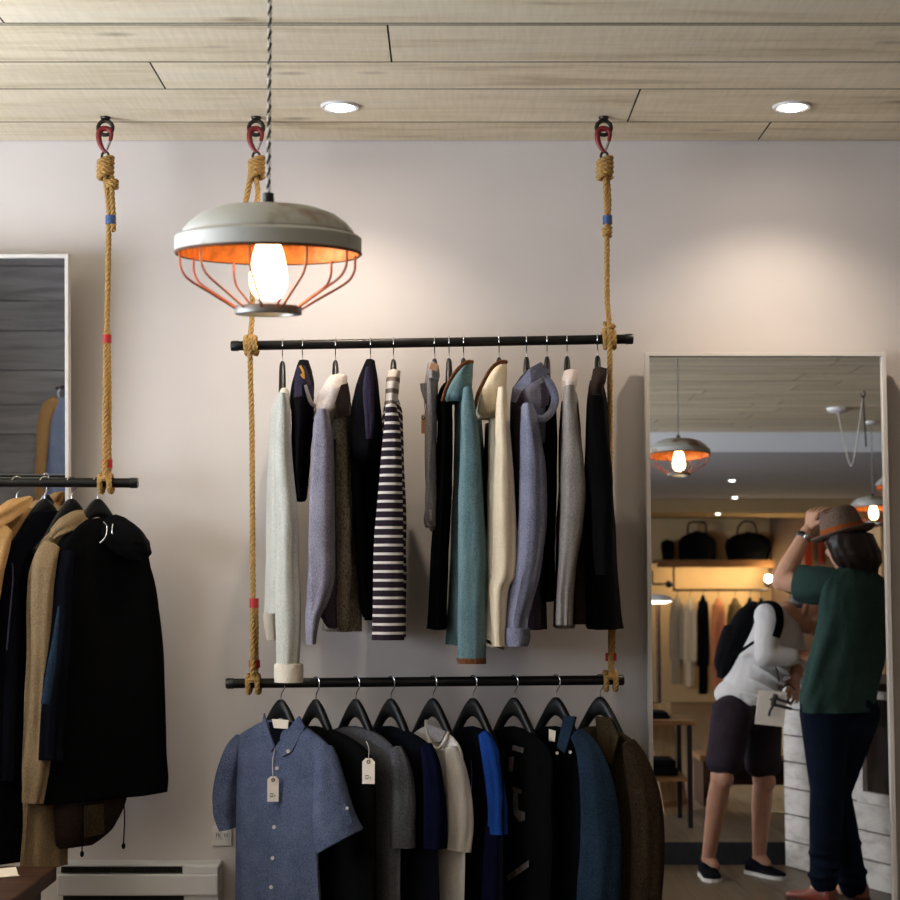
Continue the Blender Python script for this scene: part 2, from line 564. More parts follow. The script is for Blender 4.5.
# ------------------------------------------------------------------ the room
CZ = 2.57
def boards(mb, x0, x1, edges, z0, z1, joints, along='x', gap=0.006):
    """one island per board: edges are y (or x) positions, joints a list of cuts per strip"""
    for i in range(len(edges) - 1):
        a, b_ = edges[i] + gap / 2, edges[i + 1] - gap / 2
        cuts = [x0] + sorted(joints.get(i, [])) + [x1]
        for j in range(len(cuts) - 1):
            lo, hi = cuts[j] + 0.002, cuts[j + 1] - 0.002
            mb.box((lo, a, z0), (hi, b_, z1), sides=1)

XL, XR, YB = -2.7, 5.4, -15.2
# wall with the rails
struct('wall_front', MB().box((XL, 0, 0), (XR, 0.12, CZ + 0.06)), 'plaster', smooth=False)
# plank ceiling: strips run along the wall, seen edges first
seen = [138, 122, 89, 62, 25]
ed = [0.0] + [at_z(450, y, CZ).y for y in seen[1:]]
ed = sorted(ed + [-0.985, -1.24, -1.5, -1.76])
y = -2.0
while y > -8.0:
    ed.append(y); y -= random.choice((0.2, 0.24, 0.26, 0.3))
ed.append(-8.05)
ed = sorted(set(ed))
jt = {}
n = len(ed) - 1
for i in range(n):
    jt[i] = [random.uniform(-2.4, -0.9), random.uniform(1.4, 2.4), random.uniform(3.3, 5.0)]
def strip_of(py):
    yy = at_z(450, py, CZ).y
    return max(i for i in range(n) if ed[i] <= yy)
for px, py in ((388, 30), (152, 66), (638, 95), (768, 126)):
    i = strip_of(py); jt[i] = [at_z(px, py, CZ).x] + [q for q in jt[i] if abs(q) > 1.6]
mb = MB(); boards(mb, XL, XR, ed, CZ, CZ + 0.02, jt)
struct('ceiling', mb, ['white_oak_board', 'dark_gap'], smooth=False)  # board sides coloured dark to paint in the shade of the gaps
struct('ceiling_backing', MB().box((XL, -8.06, CZ + 0.022), (XR, 0.1, CZ + 0.06)), 'dark_gap', smooth=False)
# lower ceilings further into the shop
Z1, Z2 = 2.42, 2.27
struct('ceiling_drop', MB().box((XL, -13.9, Z1), (XR, -8.07, Z1 + 0.03)).box((XL, -8.07, Z1), (XR, -8.055, CZ + 0.06)), ['cool_plaster'], smooth=False)
struct('ceiling_rear', MB().box((XL, YB, Z2), (XR, -13.9, Z2 + 0.18)), 'tan_plaster', smooth=False)
# floors
fe = []; y = XL
while y < XR: fe.append(y); y += 0.13
fe.append(XR)
mb = MB()
for i in range(len(fe) - 1):
    mb.box((fe[i] + 0.001, -3.92, -0.04), (fe[i + 1] - 0.001, 0.12, 0.0))
struct('floor', mb, 'floor_board', smooth=False)
mb = MB()
for i in range(len(fe) - 1):
    mb.box((fe[i] + 0.001, YB, 0.06), (fe[i + 1] - 0.001, -3.93, 0.11))
struct('floor_raised', mb, 'floor_board', smooth=False)
struct('floor_step_trim', MB().box((XL, -3.929, -0.04), (XR, -3.91, 0.109)), 'black_stone', smooth=False)
# other walls
struct('wall_rear', MB().box((XL, YB - 0.1, 0), (XR, YB, CZ)), 'cream_plaster', smooth=False)
struct('wall_right', MB().box((XR, YB, 0), (XR + 0.1, 0.1, CZ + 0.06)), 'brown_wall', smooth=False)
# street side: wall with a wide shop window
WY0, WY1, WZ0, WZ1 = -3.15, -0.75, 1.0, 2.42
VY0, VY1 = -8.0, -5.7
struct('wall_left', MB().box((XL - 0.12, YB, 0), (XL, VY0, CZ + 0.06)).box((XL - 0.12, VY1, 0), (XL, WY0, CZ + 0.06)).box((XL - 0.12, VY0, 0), (XL, VY1, WZ0)).box((XL - 0.12, VY0, WZ1), (XL, VY1, CZ + 0.06)).box((XL - 0.12, WY1, 0), (XL, 0.12, CZ + 0.06))
       .box((XL - 0.12, WY0, 0), (XL, WY1, WZ0)).box((XL - 0.12, WY0, WZ1), (XL, WY1, CZ + 0.06)), 'plaster', smooth=False)
wf = MB()
for yy in (WY0, (WY0 + WY1) / 2, WY1):
    wf.box((XL - 0.09, yy - 0.03, WZ0), (XL - 0.03, yy + 0.03, WZ1))
wf.box((XL - 0.09, WY0, WZ0), (XL - 0.03, WY1, WZ0 + 0.05)).box((XL - 0.09, WY0, WZ1 - 0.05), (XL - 0.03, WY1, WZ1))
struct('window_1', wf, 'white_frame', smooth=False)
wf = MB()
for yy in (VY0, (VY0 + VY1) / 2, VY1):
    wf.box((XL - 0.09, yy - 0.03, WZ0), (XL - 0.03, yy + 0.03, WZ1))
wf.box((XL - 0.09, VY0, WZ0), (XL - 0.03, VY1, WZ0 + 0.05)).box((XL - 0.09, VY0, WZ1 - 0.05), (XL - 0.03, VY1, WZ1))
struct('window_2', wf, 'white_frame', smooth=False)

# partition of grey boards seen in the small mirror
PX0, PX1, PY = XL, -1.1, -5.25
mb = MB(); z = 0.11; k = 0
while z < CZ - 0.02:
    h = min(0.2 + 0.03 * ((k * 7) % 3 - 1), CZ - 0.005 - z)
    mb.box((PX0, PY - 0.03, z + 0.003), (PX1, PY, z + h - 0.003)); z += h; k += 1
mb.box((PX0, PY - 0.06, 0.11), (PX1, PY - 0.031, CZ))
struct('wall_partition', mb, 'grey_board', smooth=False)

# ------------------------------------------------------------------ light
def area(name, loc, rot, sx, sy, e, col, spread=PI):
    l = bpy.data.lights.new(name, 'AREA'); l.shape = 'RECTANGLE'; l.size = sx; l.size_y = sy; l.energy = e; l.color = col; l.spread = spread
    o = bpy.data.objects.new(name, l); COL.objects.link(o); o.location = loc; o.rotation_euler = rot
    return o
def spot(name, loc, target, e, col, ang, blend=0.4, r=0.03):
    l = bpy.data.lights.new(name, 'SPOT'); l.energy = e; l.color = col; l.spot_size = math.radians(ang); l.spot_blend = blend; l.shadow_soft_size = r
    o = bpy.data.objects.new(name, l); COL.objects.link(o); o.location = loc
    o.rotation_euler = (V(target) - V(loc)).to_track_quat('-Z', 'Y').to_euler()
    return o
def point(name, loc, e, col, r=0.03):
    l = bpy.data.lights.new(name, 'POINT'); l.energy = e; l.color = col; l.shadow_soft_size = r
    o = bpy.data.objects.new(name, l); COL.objects.link(o); o.location = loc
    return o
# daylight coming in through the shop window
area('daylight', (XL - 0.02, (WY0 + WY1) / 2, (WZ0 + WZ1) / 2), (0, -PI / 2 - math.radians(58), 0), WZ1 - WZ0, WY1 - WY0, 122, (0.83, 0.895, 1.0))
area('daylight', (XL - 0.02, (VY0 + VY1) / 2, (WZ0 + WZ1) / 2), (0, -PI / 2 - math.radians(25), 0), WZ1 - WZ0, VY1 - VY0, 250, (0.83, 0.895, 1.0))
area('daylight', (XL - 0.015, (WY0 + WY1) / 2, (WZ0 + WZ1) / 2), V((0.82, -0.55, 0.12)).to_track_quat('-Z', 'Y').to_euler(), WY1 - WY0, WZ1 - WZ0, 50, (0.83, 0.895, 1.0), math.radians(150))
w = bpy.data.worlds.new('sky'); SC.world = w; w.use_nodes = True
nt = w.node_tree
sk = nt.nodes.new('ShaderNodeTexSky'); sk.sky_type = 'HOSEK_WILKIE'
nt.links.new(sk.outputs['Color'], nt.nodes['Background'].inputs['Color'])
nt.nodes['Background'].inputs['Strength'].default_value = 0.5

# ------------------------------------------------------------------ downlights
def make_downlight(loc, label, group):
    t = thing('recessed_downlight', label, 'ceiling light', loc, group)
    c = V(loc)
    MB().lathe([(0.034, -0.001), (0.040, -0.006), (0.047, -0.006), (0.050, 0.0)], c, 32).build('trim_ring', 'white_enamel', t)
    MB().lathe([(0.0005, -0.0135), (0.014, -0.0125), (0.024, -0.009), (0.034, -0.0012)], c, 24).build('lens', 'downlight_glow', t)
    return t
p1_ = at_z(340, 106, CZ); p2_ = at_z(792, 106, CZ)
dl = make_downlight(p1_, 'white ring downlight in the ceiling just right of the caged lamp', 'recessed downlights')
dup(dl, p2_, None, 'white ring downlight in the plank ceiling above the tall mirror', 'recessed downlights')
WARM = (1.0, 0.85, 0.69)
for p in (p1_, p2_):
    o = area('downlight_beam', p + V((0, 0, -0.022)), (0, 0, 0), 0.05, 0.05, 0.55, WARM, math.radians(170)); o.data.shape = 'DISK'
    spot('downlight_beam', p + V((0, 0, -0.03)), p + V((0, 0.02, -2)), 22, WARM, 122, 1.0, 0.02)

# ------------------------------------------------------------------ rails
RY = -0.24
def rail(a, b, label):
    t = thing('clothes_rail', label, 'clothes rail', (a + b) / 2, 'black pipe rails hung on rope')
    d = (b - a).normalized()
    MB().tube([a + d * 0.012, b - d * 0.012], 0.0125, 20).build('pipe', 'black_pipe', t)
    for p, s in ((a, 1), (b, -1)):
        MB().tube([p, p + d * (0.003 * s), p + d * (0.02 * s)], [0.012, 0.0138, 0.0138], 20).build('end_cap', 'black_plastic', t)
    return t
UA, UB = at(231, 346, RY), at(633, 339, RY)
LA_, LB_ = at(226, 683.5, RY), at(624, 680, RY)
KA, KB = at(-190, 481, RY), at(138, 483, RY)
rail(UA, UB, 'black pipe rail at the top, holding jackets and the striped shirt side-on')
rail(LA_, LB_, 'black pipe rail at the bottom, holding the blue short-sleeved shirt and dark tops')
rail(KA, KB, 'black pipe rail on the left, in front of the small mirror, holding coats')
def on(a, b, px):
    """point on a rail's axis under pixel column px"""
    t = (px / 1.0 - pxof(a)) / (pxof(b) - pxof(a))
    return a + (b - a) * t
def pxof(p):
    q = p - CAM; c, s = math.cos(PITCH), math.sin(PITCH)
    return 450 + F * q.x / (q.y * c + q.z * s)

# ------------------------------------------------------------------ ropes with their hooks
def rope(mb, path, r=0.0074, pitch=0.04, strands=3, step=0.0045):
    path = [V(p) for p in path]
    L = sum((path[i + 1] - path[i]).length for i in range(len(path) - 1))
    n = max(6, int(L / step))
    ln = [0]
    for i in range(len(path) - 1): ln.append(ln[-1] + (path[i + 1] - path[i]).length)
    pts = []; k = 0
    for i in range(n + 1):
        s = L * i / n
        while k < len(path) - 2 and ln[k + 1] < s: k += 1
        f = (s - ln[k]) / max(1e-9, ln[k + 1] - ln[k]); pts.append((path[k].lerp(path[k + 1], min(1, f)), s))
    nrm = None; frames = []
    for i in range(n + 1):
        t = (pts[min(i + 1, n)][0] - pts[max(i - 1, 0)][0]).normalized()
        if nrm is None:
            ref = V((1, 0, 0)) if abs(t.x) < 0.9 else V((0, 1, 0)); nrm = ref
        nrm = (nrm - t * nrm.dot(t)).normalized(); frames.append((nrm.copy(), t.cross(nrm)))
    for j in range(strands):
        pp = []
        for i in range(n + 1):
            a = 2 * PI * (pts[i][1] / pitch + j / strands)
            pp.append(pts[i][0] + (frames[i][0] * math.cos(a) + frames[i][1] * math.sin(a)) * (r * 0.5))
        mb.tube(pp, r * 0.56, 6)
    return mb
def coil(c, rad, turns, h, n=14, ax='z', tilt=0.0):
    out = []
    for i in range(int(turns * n) + 1):
        a = 2 * PI * i / n
        z = h * i / (turns * n) - h / 2
        p = V((rad * math.cos(a), rad * math.sin(a), z + tilt * math.cos(a)))
        if ax == 'x': p = V((z, rad * math.cos(a), rad * math.sin(a)))
        out.append(V(c) + p)
    return out
def band(mb, p, r, h):
    return mb.tube([p + V((0, 0, h / 2)), p - V((0, 0, h / 2))], r, 14)

def hook_set(px, where):
    top = at_z(px, 119, CZ); top.y = RY
    c = top + V((0, 0, -0.029))
    e = thing('ceiling_eye_bolt', 'dark iron eye bolt in the ceiling holding the ' + where, 'eye bolt', top, 'eye bolts in the ceiling')
    MB().tube([c + V((0.019 * math.sin(a), 0, 0.019 * math.cos(a))) for a in [2 * PI * i / 24 for i in range(24)]], 0.0055, 10, closed=True).build('ring', 'iron', e)
    MB().lathe([(0.0005, -0.006), (0.012, -0.006), (0.014, 0.0)], top, 16).build('collar', 'iron', e)
    h = thing('snap_hook', 'red snap hook joining the ceiling eye bolt to the ' + where, 'hook', c + V((0, 0, -0.016)), 'red snap hooks')
    c2 = c + V((0, -0.001, -0.014))
    body = [c2 + V(q) for q in ((0.013, 0, -0.022), (0.016, 0, -0.004), (0.011, 0, 0.008), (0.0, 0, 0.012), (-0.012, 0, 0.008), (-0.017, 0, -0.006), (-0.014, 0, -0.026), (-0.006, 0, -0.042), (0.002, 0, -0.052))]
    MB().tube(smooth_path(body, 30), [0.0046 + 0.0034 * math.sin(PI * i / 29) for i in range(30)], 10).build('hook_body', 'red_paint', h)
    MB().tube([c2 + V((0.013, 0, -0.024)), c2 + V((0.005, 0, -0.046))], 0.0035, 8).build('latch', 'chrome', h)
    ring = [c2 + V((0.009 * math.sin(a) + 0.001, 0, -0.062 + 0.012 * math.cos(a))) for a in [2 * PI * i / 18 for i in range(18)]]
    MB().tube(ring, 0.0035, 8, closed=True).build('swivel', 'iron', h)
    return c2 + V((0.001, 0, -0.076))

def bar_loops(mb, p, off=0.012):
    rope(mb, [p + V((-off, -0.02, 0.006)), p + V((0, -0.022, 0.012)), p + V((off, -0.02, 0.006))], 0.0075, 0.03)
    rope(mb, [p + V((-off, 0.018, 0.012)), p + V((0, 0.02, 0.018)), p + V((off, 0.018, 0.012))], 0.0075, 0.03)
    for s in (-1, 1):
        rope(mb, coil(p + V((off * s, 0, -0.002)), 0.0215, 1.0, 0.004, 20, 'x') , 0.0075, 0.03)

# left rope
WL, WM, WR = 'rope of the coat rail', 'rope behind the caged lamp', 'rope nearest the tall mirror'
def make_rope(px_top, where, label, kind):
    k = hook_set(px_top, where)
    t = thing('hanging_rope', label, 'rope', k, 'tan ropes holding the rails')
    mb = MB()
    z = k.z
    rope(mb, coil(k + V((0.001, 0, -0.018)), 0.0165, 4.2, 0.052, 14, 'z', 0.004), 0.0078, 0.03)
    mb.build('knot', 'rope_fibre', t)
    return t, k
t, k = make_rope(107, WL, 'tan twisted rope on the left with blue and red tape, tied to the coat rail', 0)
mb = MB()
pb = on(KA, KB, 106)
b1 = at(109, 220, RY)
sm = at(112, 184, RY)
rope(mb, coil(sm, 0.011, 2.2, 0.016), 0.0075, 0.03)
rope(mb, [k + V((0, 0, -0.035)), at(108, 200, RY), b1 + V((0.002, 0, 0))])
rope(mb, smooth_path([sm, at(112, 200, RY), b1 + V((0.011, 0, 0)), b1 + V((0.011, 0, -0.03))], 10), 0.008)
rope(mb, [b1, at(107, 330, RY), at(106, 338, RY), pb + V((0, -0.018, 0.016))])
rope(mb, [at(108, 332, RY), at(109, 400, RY), pb + V((0.004, 0.016, 0.016))], 0.007)
bar_loops(mb, pb)
mb.build('strand', 'rope_fibre', t)
tag(band(MB(), b1 + V((0.004, 0, 0)), 0.0135, 0.022).build('tape', 'blue_tape', t), 'blue tape')
tag(band(MB(), at(107, 339, RY), 0.0115, 0.022).build('tape', 'red_tape', t), 'red tape')
tag(band(MB(), at(107, 464, RY), 0.0145, 0.022).build('tape', 'red_tape', t), 'red tape')
# middle rope
t, k = make_rope(257, WM, 'tan rope passing behind the caged lamp, tied to the left ends of both rails', 0)
mb = MB()
pu, pl = on(UA, UB, 251), on(LA_, LB_, 253.5)
rope(mb, [k + V((0, 0, -0.035)), at(258, 192, RY), at(256, 215, RY)])
rope(mb, [k + V((-0.012, 0, -0.03)), at(248, 190, RY), at(245, 205, RY), at(252, 225, RY)], 0.008)
rope(mb, [at(254, 215, RY), at(252, 320, RY), pu + V((0, -0.021, 0.01)), pu + V((0, -0.021, -0.02)), at(252, 430, RY), at(253, 600, RY), pl + V((0, -0.018, 0.016))])
rope(mb, [at(256, 602, RY), at(256, 640, RY), pl + V((0.004, 0.016, 0.016))], 0.007)
for s in (-1, 1):
    rope(mb, coil(pu + V((0.011 * s, 0, 0)), 0.0215, 1.0, 0.006, 20, 'x'), 0.0075, 0.03)
rope(mb, coil(pu + V((0, -0.004, 0.004)), 0.0225, 0.6, 0.03, 20, 'x'), 0.007, 0.03)
bar_loops(mb, pl)
mb.build('strand', 'rope_fibre', t)
tag(band(MB(), at(254, 603, RY), 0.012, 0.024).build('tape', 'red_tape', t), 'red tape')
tag(band(MB(), at(254.5, 664, RY), 0.0145, 0.02).build('tape', 'red_tape', t), 'red tape')
# right rope
t, k = make_rope(603, WR, 'tan rope with blue tape tied to the right ends of both stacked rails', 0)
mb = MB()
pu, pl = on(UA, UB, 609), on(LA_, LB_, 610.5)
rope(mb, [k + V((0.002, 0, -0.035)), at(607, 220, RY), at(607, 300, RY), pu + V((0, -0.021, 0.02)), pu + V((0, -0.021, -0.02)), at(610, 430, RY), at(610, 600, RY), pl + V((0, -0.018, 0.016))])
rope(mb, [k + V((0.008, 0.004, -0.035)), at(609, 200, RY), at(608, 226, RY)], 0.007)
rope(mb, coil(at(607, 232, RY), 0.008, 2, 0.02), 0.007, 0.03)
rope(mb, [at(613, 600, RY), at(613, 640, RY), pl + V((0.004, 0.016, 0.016))], 0.007)
for s in (-1, 1):
    rope(mb, coil(pu + V((0.011 * s, 0, 0)), 0.0215, 1.0, 0.006, 20, 'x'), 0.0075, 0.03)
rope(mb, coil(pu + V((0, -0.01, 0.03)), 0.011, 1.6, 0.022), 0.007, 0.03)
bar_loops(mb, pl)
mb.build('strand', 'rope_fibre', t)
tag(band(MB(), at(607.5, 220, RY), 0.0125, 0.022).build('tape', 'blue_tape', t), 'blue tape')
tag(band(MB(), at(611, 657, RY), 0.0145, 0.02).build('tape', 'red_tape', t), 'red tape')

# ------------------------------------------------------------------ caged pendant lamp
U = 0.32 / 188.0
LY = -1.69
def make_lamp(c, label, group, tilt=0.0):
    """c: centre of the rim"""
    t = thing('pendant_lamp', label, 'pendant lamp', c, group)
    hang = V((0, 0, 58 * U))
    R = Matrix.Translation(hang) @ Matrix.Rotation(tilt, 4, 'X') @ Matrix.Translation(-hang)
    def P(l): return [(r * U, h * U) for r, h in l]
    sh = MB().lathe(P([(8, 46.5), (30, 46), (52, 43), (68, 37), (80, 28), (86, 21), (87, 18), (86.5, 17), (92, 15.5), (94.5, 13), (94.5, -1)]), c, 56, mtx=R).build('lamp_shade', 'lamp_metal', t, autosmooth=35)
    MB().lathe(P([(94.5, -1), (95, -2.5), (93.5, -4), (91.5, -3)]), c, 56, mtx=R).build('rim', 'brown_rim', sh)
    MB().lathe(P([(91.5, -3), (91, 12), (84, 20), (66, 34), (40, 41), (14, 43)]), c, 56, mtx=R).build('reflector', 'lamp_inside', sh)
    so = MB().lathe(P([(3, 60), (5.5, 59), (6, 46)]), c, 18, mtx=R).build('cord_grip', 'black_plastic', t)
    MB().lathe(P([(0.3, 44), (13, 44), (13.5, 14), (12, 8), (0.3, 8)]), c, 20, mtx=R).build('socket', 'black_plastic', t)
    for k in range(10):
        a = 2 * PI * (k + 0.35) / 10
        pts = [(89, -2), (89, -12), (87, -21), (80, -30), (60, -42), (40, -54), (32, -59)]
        MB().tube(smooth_path([c + R @ V((r * U * math.cos(a), r * U * math.sin(a), h * U)) for r, h in pts], 16), 0.0021, 8).build('cage_wire', 'copper', t)
    MB().lathe(P([(26, -55), (33, -55.5), (34, -57), (34, -63), (33, -64), (26, -64), (25.5, -60), (26, -55)]), c, 36, mtx=R).build('cage_ring', 'steel_ring', t)
    bulb = MB().lathe(P([(0.3, -50), (6, -49.6), (12, -47), (16.5, -42), (19, -34), (19.5, -26), (18, -14), (15.5, -2), (13, 6), (12, 9)]), c, 28, mtx=R).build('bulb', 'bulb_glow', t)
    cz = CZ - c.z
    cord = MB()
    for j in range(2):
        n = int((cz - 58 * U) / 0.005)
        for_pts = []
        for i in range(n + 1):
            z = 58 * U + (cz - 58 * U) * i / n; a = 2 * PI * (z / 0.022 + j / 2)
            for_pts.append(c + V((0.0021 * math.cos(a), 0.0021 * math.sin(a), z)))
        cord.tube(for_pts, 0.0022, 6, mi=j)
    cord.build('cord', ['cord_white', 'cord_black'], t)
    MB().lathe([(0.05, 0.0), (0.048, -0.012), (0.03, -0.02), (0.004, -0.022)], V((c.x, c.y, CZ - 0.0005)), 28).build('ceiling_cup', 'white_enamel', t)
    return t
lc = at(268, 251, LY)
lamp = make_lamp(lc, 'grey metal pendant lamp with copper wire cage, in front of the middle rope', 'caged pendant lamps', math.radians(4.5))
AMB = (1.0, 0.6, 0.28)

# ------------------------------------------------------------------ mirrors
def mirror(x0, x1, z0, z1, tilt, y0, fw, label, glass):
    """y0: face of the glass at z0"""
    t = thing('wall_mirror' if z0 > 0.2 else 'standing_mirror', label, 'mirror', V(((x0 + x1) / 2, y0, z0)))
    R = Matrix.Translation(V((0, y0, z0))) @ Matrix.Rotation(-tilt, 4, 'X') @ Matrix.Translation(V((0, 0, -z0)))
    MB().box((x0 + fw * 0.5, 0.0, z0 + fw * 0.5), (x1 - fw * 0.5, 0.004, z1 - fw * 0.5), mtx=R).build('mirror_glass', glass, t, smooth=False)
    mb = MB()
    for lo, hi in (((x0, -0.012, z0), (x0 + fw, 0.018, z1)), ((x1 - fw, -0.012, z0), (x1, 0.018, z1)),
                   ((x0 + fw, -0.012, z0), (x1 - fw, 0.018, z0 + fw)), ((x0 + fw, -0.012, z1 - fw), (x1 - fw, 0.018, z1))):
        mb.box(lo, hi, mtx=R)
    mb.build('mirror_frame', 'white_frame', t, smooth=False, bevel=0.001)
    MB().box((x0 + fw, 0.005, z0 + fw), (x1 - fw, 0.012, z1 - fw), mtx=R).build('backing_board', 'dark_wood', t, smooth=False)
    return t
a, b_ = at(645, 352, -0.06), at(886, 352, -0.06)
mirror(a.x, b_.x, 0.03, a.z, TH, -0.066, 0.0115, 'tall white-framed mirror at right showing two people and the shop interior', 'mirror_silver')
a, b_ = at(-150, 256, -0.11), at(71.5, 256, -0.11)
mirror(a.x, b_.x, 0.95, a.z + 0.003, TW, -0.03, 0.0095, 'white-framed wall mirror behind the coat rail, showing grey boards', 'dark_mirror_silver')

# ------------------------------------------------------------------ heater, outlet, table corner
h0, h1 = at(57, 866, -0.10), at(218, 866, -0.10)
hz = h0.z; hb = at(57, 896, -0.10).z
t = thing('baseboard_heater', 'white electric baseboard heater on the wall under the coats', 'heater', V(((h0.x + h1.x) / 2, -0.05, hb)))
mb = MB()
mb.box((h0.x, -0.10, hb), (h1.x, -0.001, hz - 0.022))
mb.box((h0.x, -0.075, hz - 0.022), (h1.x, -0.001, hz))
mb.build('casing', 'white_enamel', t, smooth=False, bevel=0.004)
sx = at(182, 870, -0.1).x
mb = MB().box((h0.x + 0.008, -0.088, hz - 0.018), (sx, -0.0755, hz - 0.005))
mb.build('vent_slot', 'black_plastic', t, smooth=False)
mb = MB()
n = 46
for i in range(n):
    x = h0.x + 0.012 + (sx - h0.x - 0.02) * i / n
    mb.box((x, -0.092, hz - 0.02), (x + 0.0018, -0.087, hz - 0.003))
mb.build('vent_fins', 'iron', t, smooth=False)
MB().box((sx, -0.098, hz - 0.023), (h1.x, -0.0755, hz - 0.002)).build('end_cover', 'white_enamel', t, smooth=False, bevel=0.003)
MB().box((h0.x + 0.008, -0.06, hb - 0.028), (h1.x - 0.09, -0.003, hb)).build('air_inlet', 'black_plastic', t, smooth=False)
MB().box((h1.x - 0.09, -0.09, hb - 0.028), (h1.x, -0.003, hb)).build('foot', 'white_enamel', t, smooth=False)
# outlet
o0, o1 = at(213, 829, -0.005), at(231, 845, -0.005)
o0 = at(212.5, 826, -0.005); o1 = at(231.5, 846, -0.005)
t = thing('power_outlet', 'white wall outlet partly behind the sleeve of the blue shirt', 'outlet', (o0 + o1) / 2)
MB().box((o0.x, -0.006, o1.z), (o1.x, -0.0005, o0.z)).build('face_plate', 'white_plastic', t, smooth=False, bevel=0.001)
cx, cz_ = (o0.x + o1.x) / 2, (o0.z + o1.z) / 2
for s in (-1, 1):
    so = MB().box((cx + s * 0.011 - 0.008, -0.0085, cz_ - 0.009), (cx + s * 0.011 + 0.008, -0.006, cz_ + 0.012)).build('socket', 'white_enamel', t, smooth=False, bevel=0.001)
    mb = MB()
    for q in (-0.003, 0.003):
        mb.box((cx + s * 0.011 + q - 0.0008, -0.0092, cz_ - 0.002), (cx + s * 0.011 + q + 0.0008, -0.0084, cz_ + 0.008))
    mb.build('slots', 'black_plastic', so, smooth=False)
# dark table corner
ty0, ty1 = -0.95, -0.48
tz = at(30, 866, ty1).z
tx1 = at(57, 866, ty1).x
t = thing('wooden_table', 'dark brown wooden table corner under the coats, bottom left', 'table', V((tx1 - 0.4, (ty0 + ty1) / 2, 0)))
MB().box((tx1 - 0.8, ty0, tz - 0.035), (tx1, ty1, tz)).build('table_top', 'dark_wood', t, smooth=False, bevel=0.004)
mb = MB()
mb.box((tx1 - 0.77, ty0 + 0.03, tz - 0.10), (tx1 - 0.03, ty1 - 0.03, tz - 0.035)).build('apron', 'dark_wood', t, smooth=False)
for xx in (tx1 - 0.77, tx1 - 0.09):
    for yy in (ty0 + 0.03, ty1 - 0.09):
        MB().box((xx, yy, 0.0), (xx + 0.06, yy + 0.06, tz - 0.10)).build('leg', 'dark_wood', t, smooth=False)
cc = at_z(8, 876, tz)
t = thing('folded_card', 'small white folded card on the dark table at bottom left', 'card', cc)
MB().box((-0.03, -0.02, 0), (0.022, 0.02, 0.002), mtx=Matrix.Translation(cc + V((0, 0, 0.001))) @ Matrix.Rotation(0.5, 4, 'Z')).build('card_base', 'paper', t, smooth=False)
MB().box((-0.03, -0.02, 0), (0.022, 0.02, 0.0015), mtx=Matrix.Translation(cc + V((0, 0, 0.004))) @ Matrix.Rotation(0.5, 4, 'Z') @ Matrix.Rotation(0.6, 4, 'X')).build('card_flap', 'paper', t, smooth=False)
# ------------------------------------------------------------------ cloth shapes
def noise1(x, y, s): return noise.noise(V((x, y, s)))

def cloth(mb, rows, seg=36, rings=44, fold=0.005, kf=5, seed=1.0, k=0.0, hem=0.03, top=True, sq=2.3, twist=0.8, sag=0.0, grow=True, lean=0.0):
    """a hollow cloth form through level cross-sections.
    rows: (x, y, z, half width, half depth); k slants the section in plan (dy/dx); folds deepen towards the hem"""
    rs = catmull(rows, rings)
    L = 0.0; prev = None; vs = []; vv = []
    for i, (x, y, z, a, b) in enumerate(rs):
        t = i / (rings - 1)
        if prev is not None: L += (V((x, y, z)) - prev).length
        prev = V((x, y, z)); vv.append(L)
        amp = fold * ((0.25 + 0.75 * t) if grow else 1.0)
        amp = min(amp, 0.45 * min(a, b))
        for j in range(seg):
            th = 2 * PI * j / seg
            c, s = math.cos(th), math.sin(th)
            cx = math.copysign(abs(c) ** (2 / sq), c); sy = math.copysign(abs(s) ** (2 / sq), s)
            d = math.sin(kf * th + seed * 7 + t * twist * 2.1) * 0.55 + noise1(3.0 * math.cos(th) + seed * 11, 3.0 * math.sin(th) + t * 3.2, seed * 3 + t * 1.7) * 1.1
            d += 0.5 * noise1(9 * t + seed, 2.0 * th / PI, seed * 5 + 4)
            ux, uy = c / max(a, 1e-4), s / max(b, 1e-4)
            ln = math.hypot(ux, uy)
            px = a * cx + amp * d * ux / ln
            py = b * sy + amp * d * uy / ln
            vs.append(V((x + px + lean * py, y + py + k * px, z + sag * amp * d)))
    fs, uv = [], []
    per = 2 * PI * max(r[3] + r[4] for r in rs) / 2
    for i in range(rings - 1):
        for j in range(seg):
            j2 = (j + 1) % seg
            fs.append((i * seg + j, (i + 1) * seg + j, (i + 1) * seg + j2, i * seg + j2))
            u0, u1 = per * j / seg, per * (j + 1) / seg
            uv.append(((u0, vv[i]), (u0, vv[i + 1]), (u1, vv[i + 1]), (u1, vv[i])))
    base = len(vs)
    if top:                                               # rounded closing at the top
        x, y, z, a, b = rs[0]
        vs.append(V((x, y, z + min(a, b) * 0.35)))
        for j in range(seg):
            fs.append((base, j, (j + 1) % seg)); uv.append(((0, 0), (0, 0), (0, 0)))
    # turned hem and inside
    o = len(vs); x, y, z, a, b = rs[-1]
    last = (rings - 1) * seg
    for q, (sh, up) in enumerate(((0.93, 0.0), (0.90, hem))):
        for j in range(seg):
            p = vs[last + j]
            c = V((x, y, p.z))
            w = c + (p - c) * sh; w.z = p.z + up
            vs.append(w)
    for j in range(seg):
        j2 = (j + 1) % seg
        fs.append((last + j, o + j, o + j2, last + j2)); uv.append(((0, vv[-1]),) * 4)
        fs.append((o + j, o + seg + j, o + seg + j2, o + j2)); uv.append(((0, vv[-1]),) * 4)
    fs.append(tuple(o + seg + j for j in range(seg))); uv.append(tuple((0, vv[-1]) for j in range(seg)))
    return mb.add(vs, fs, uv)

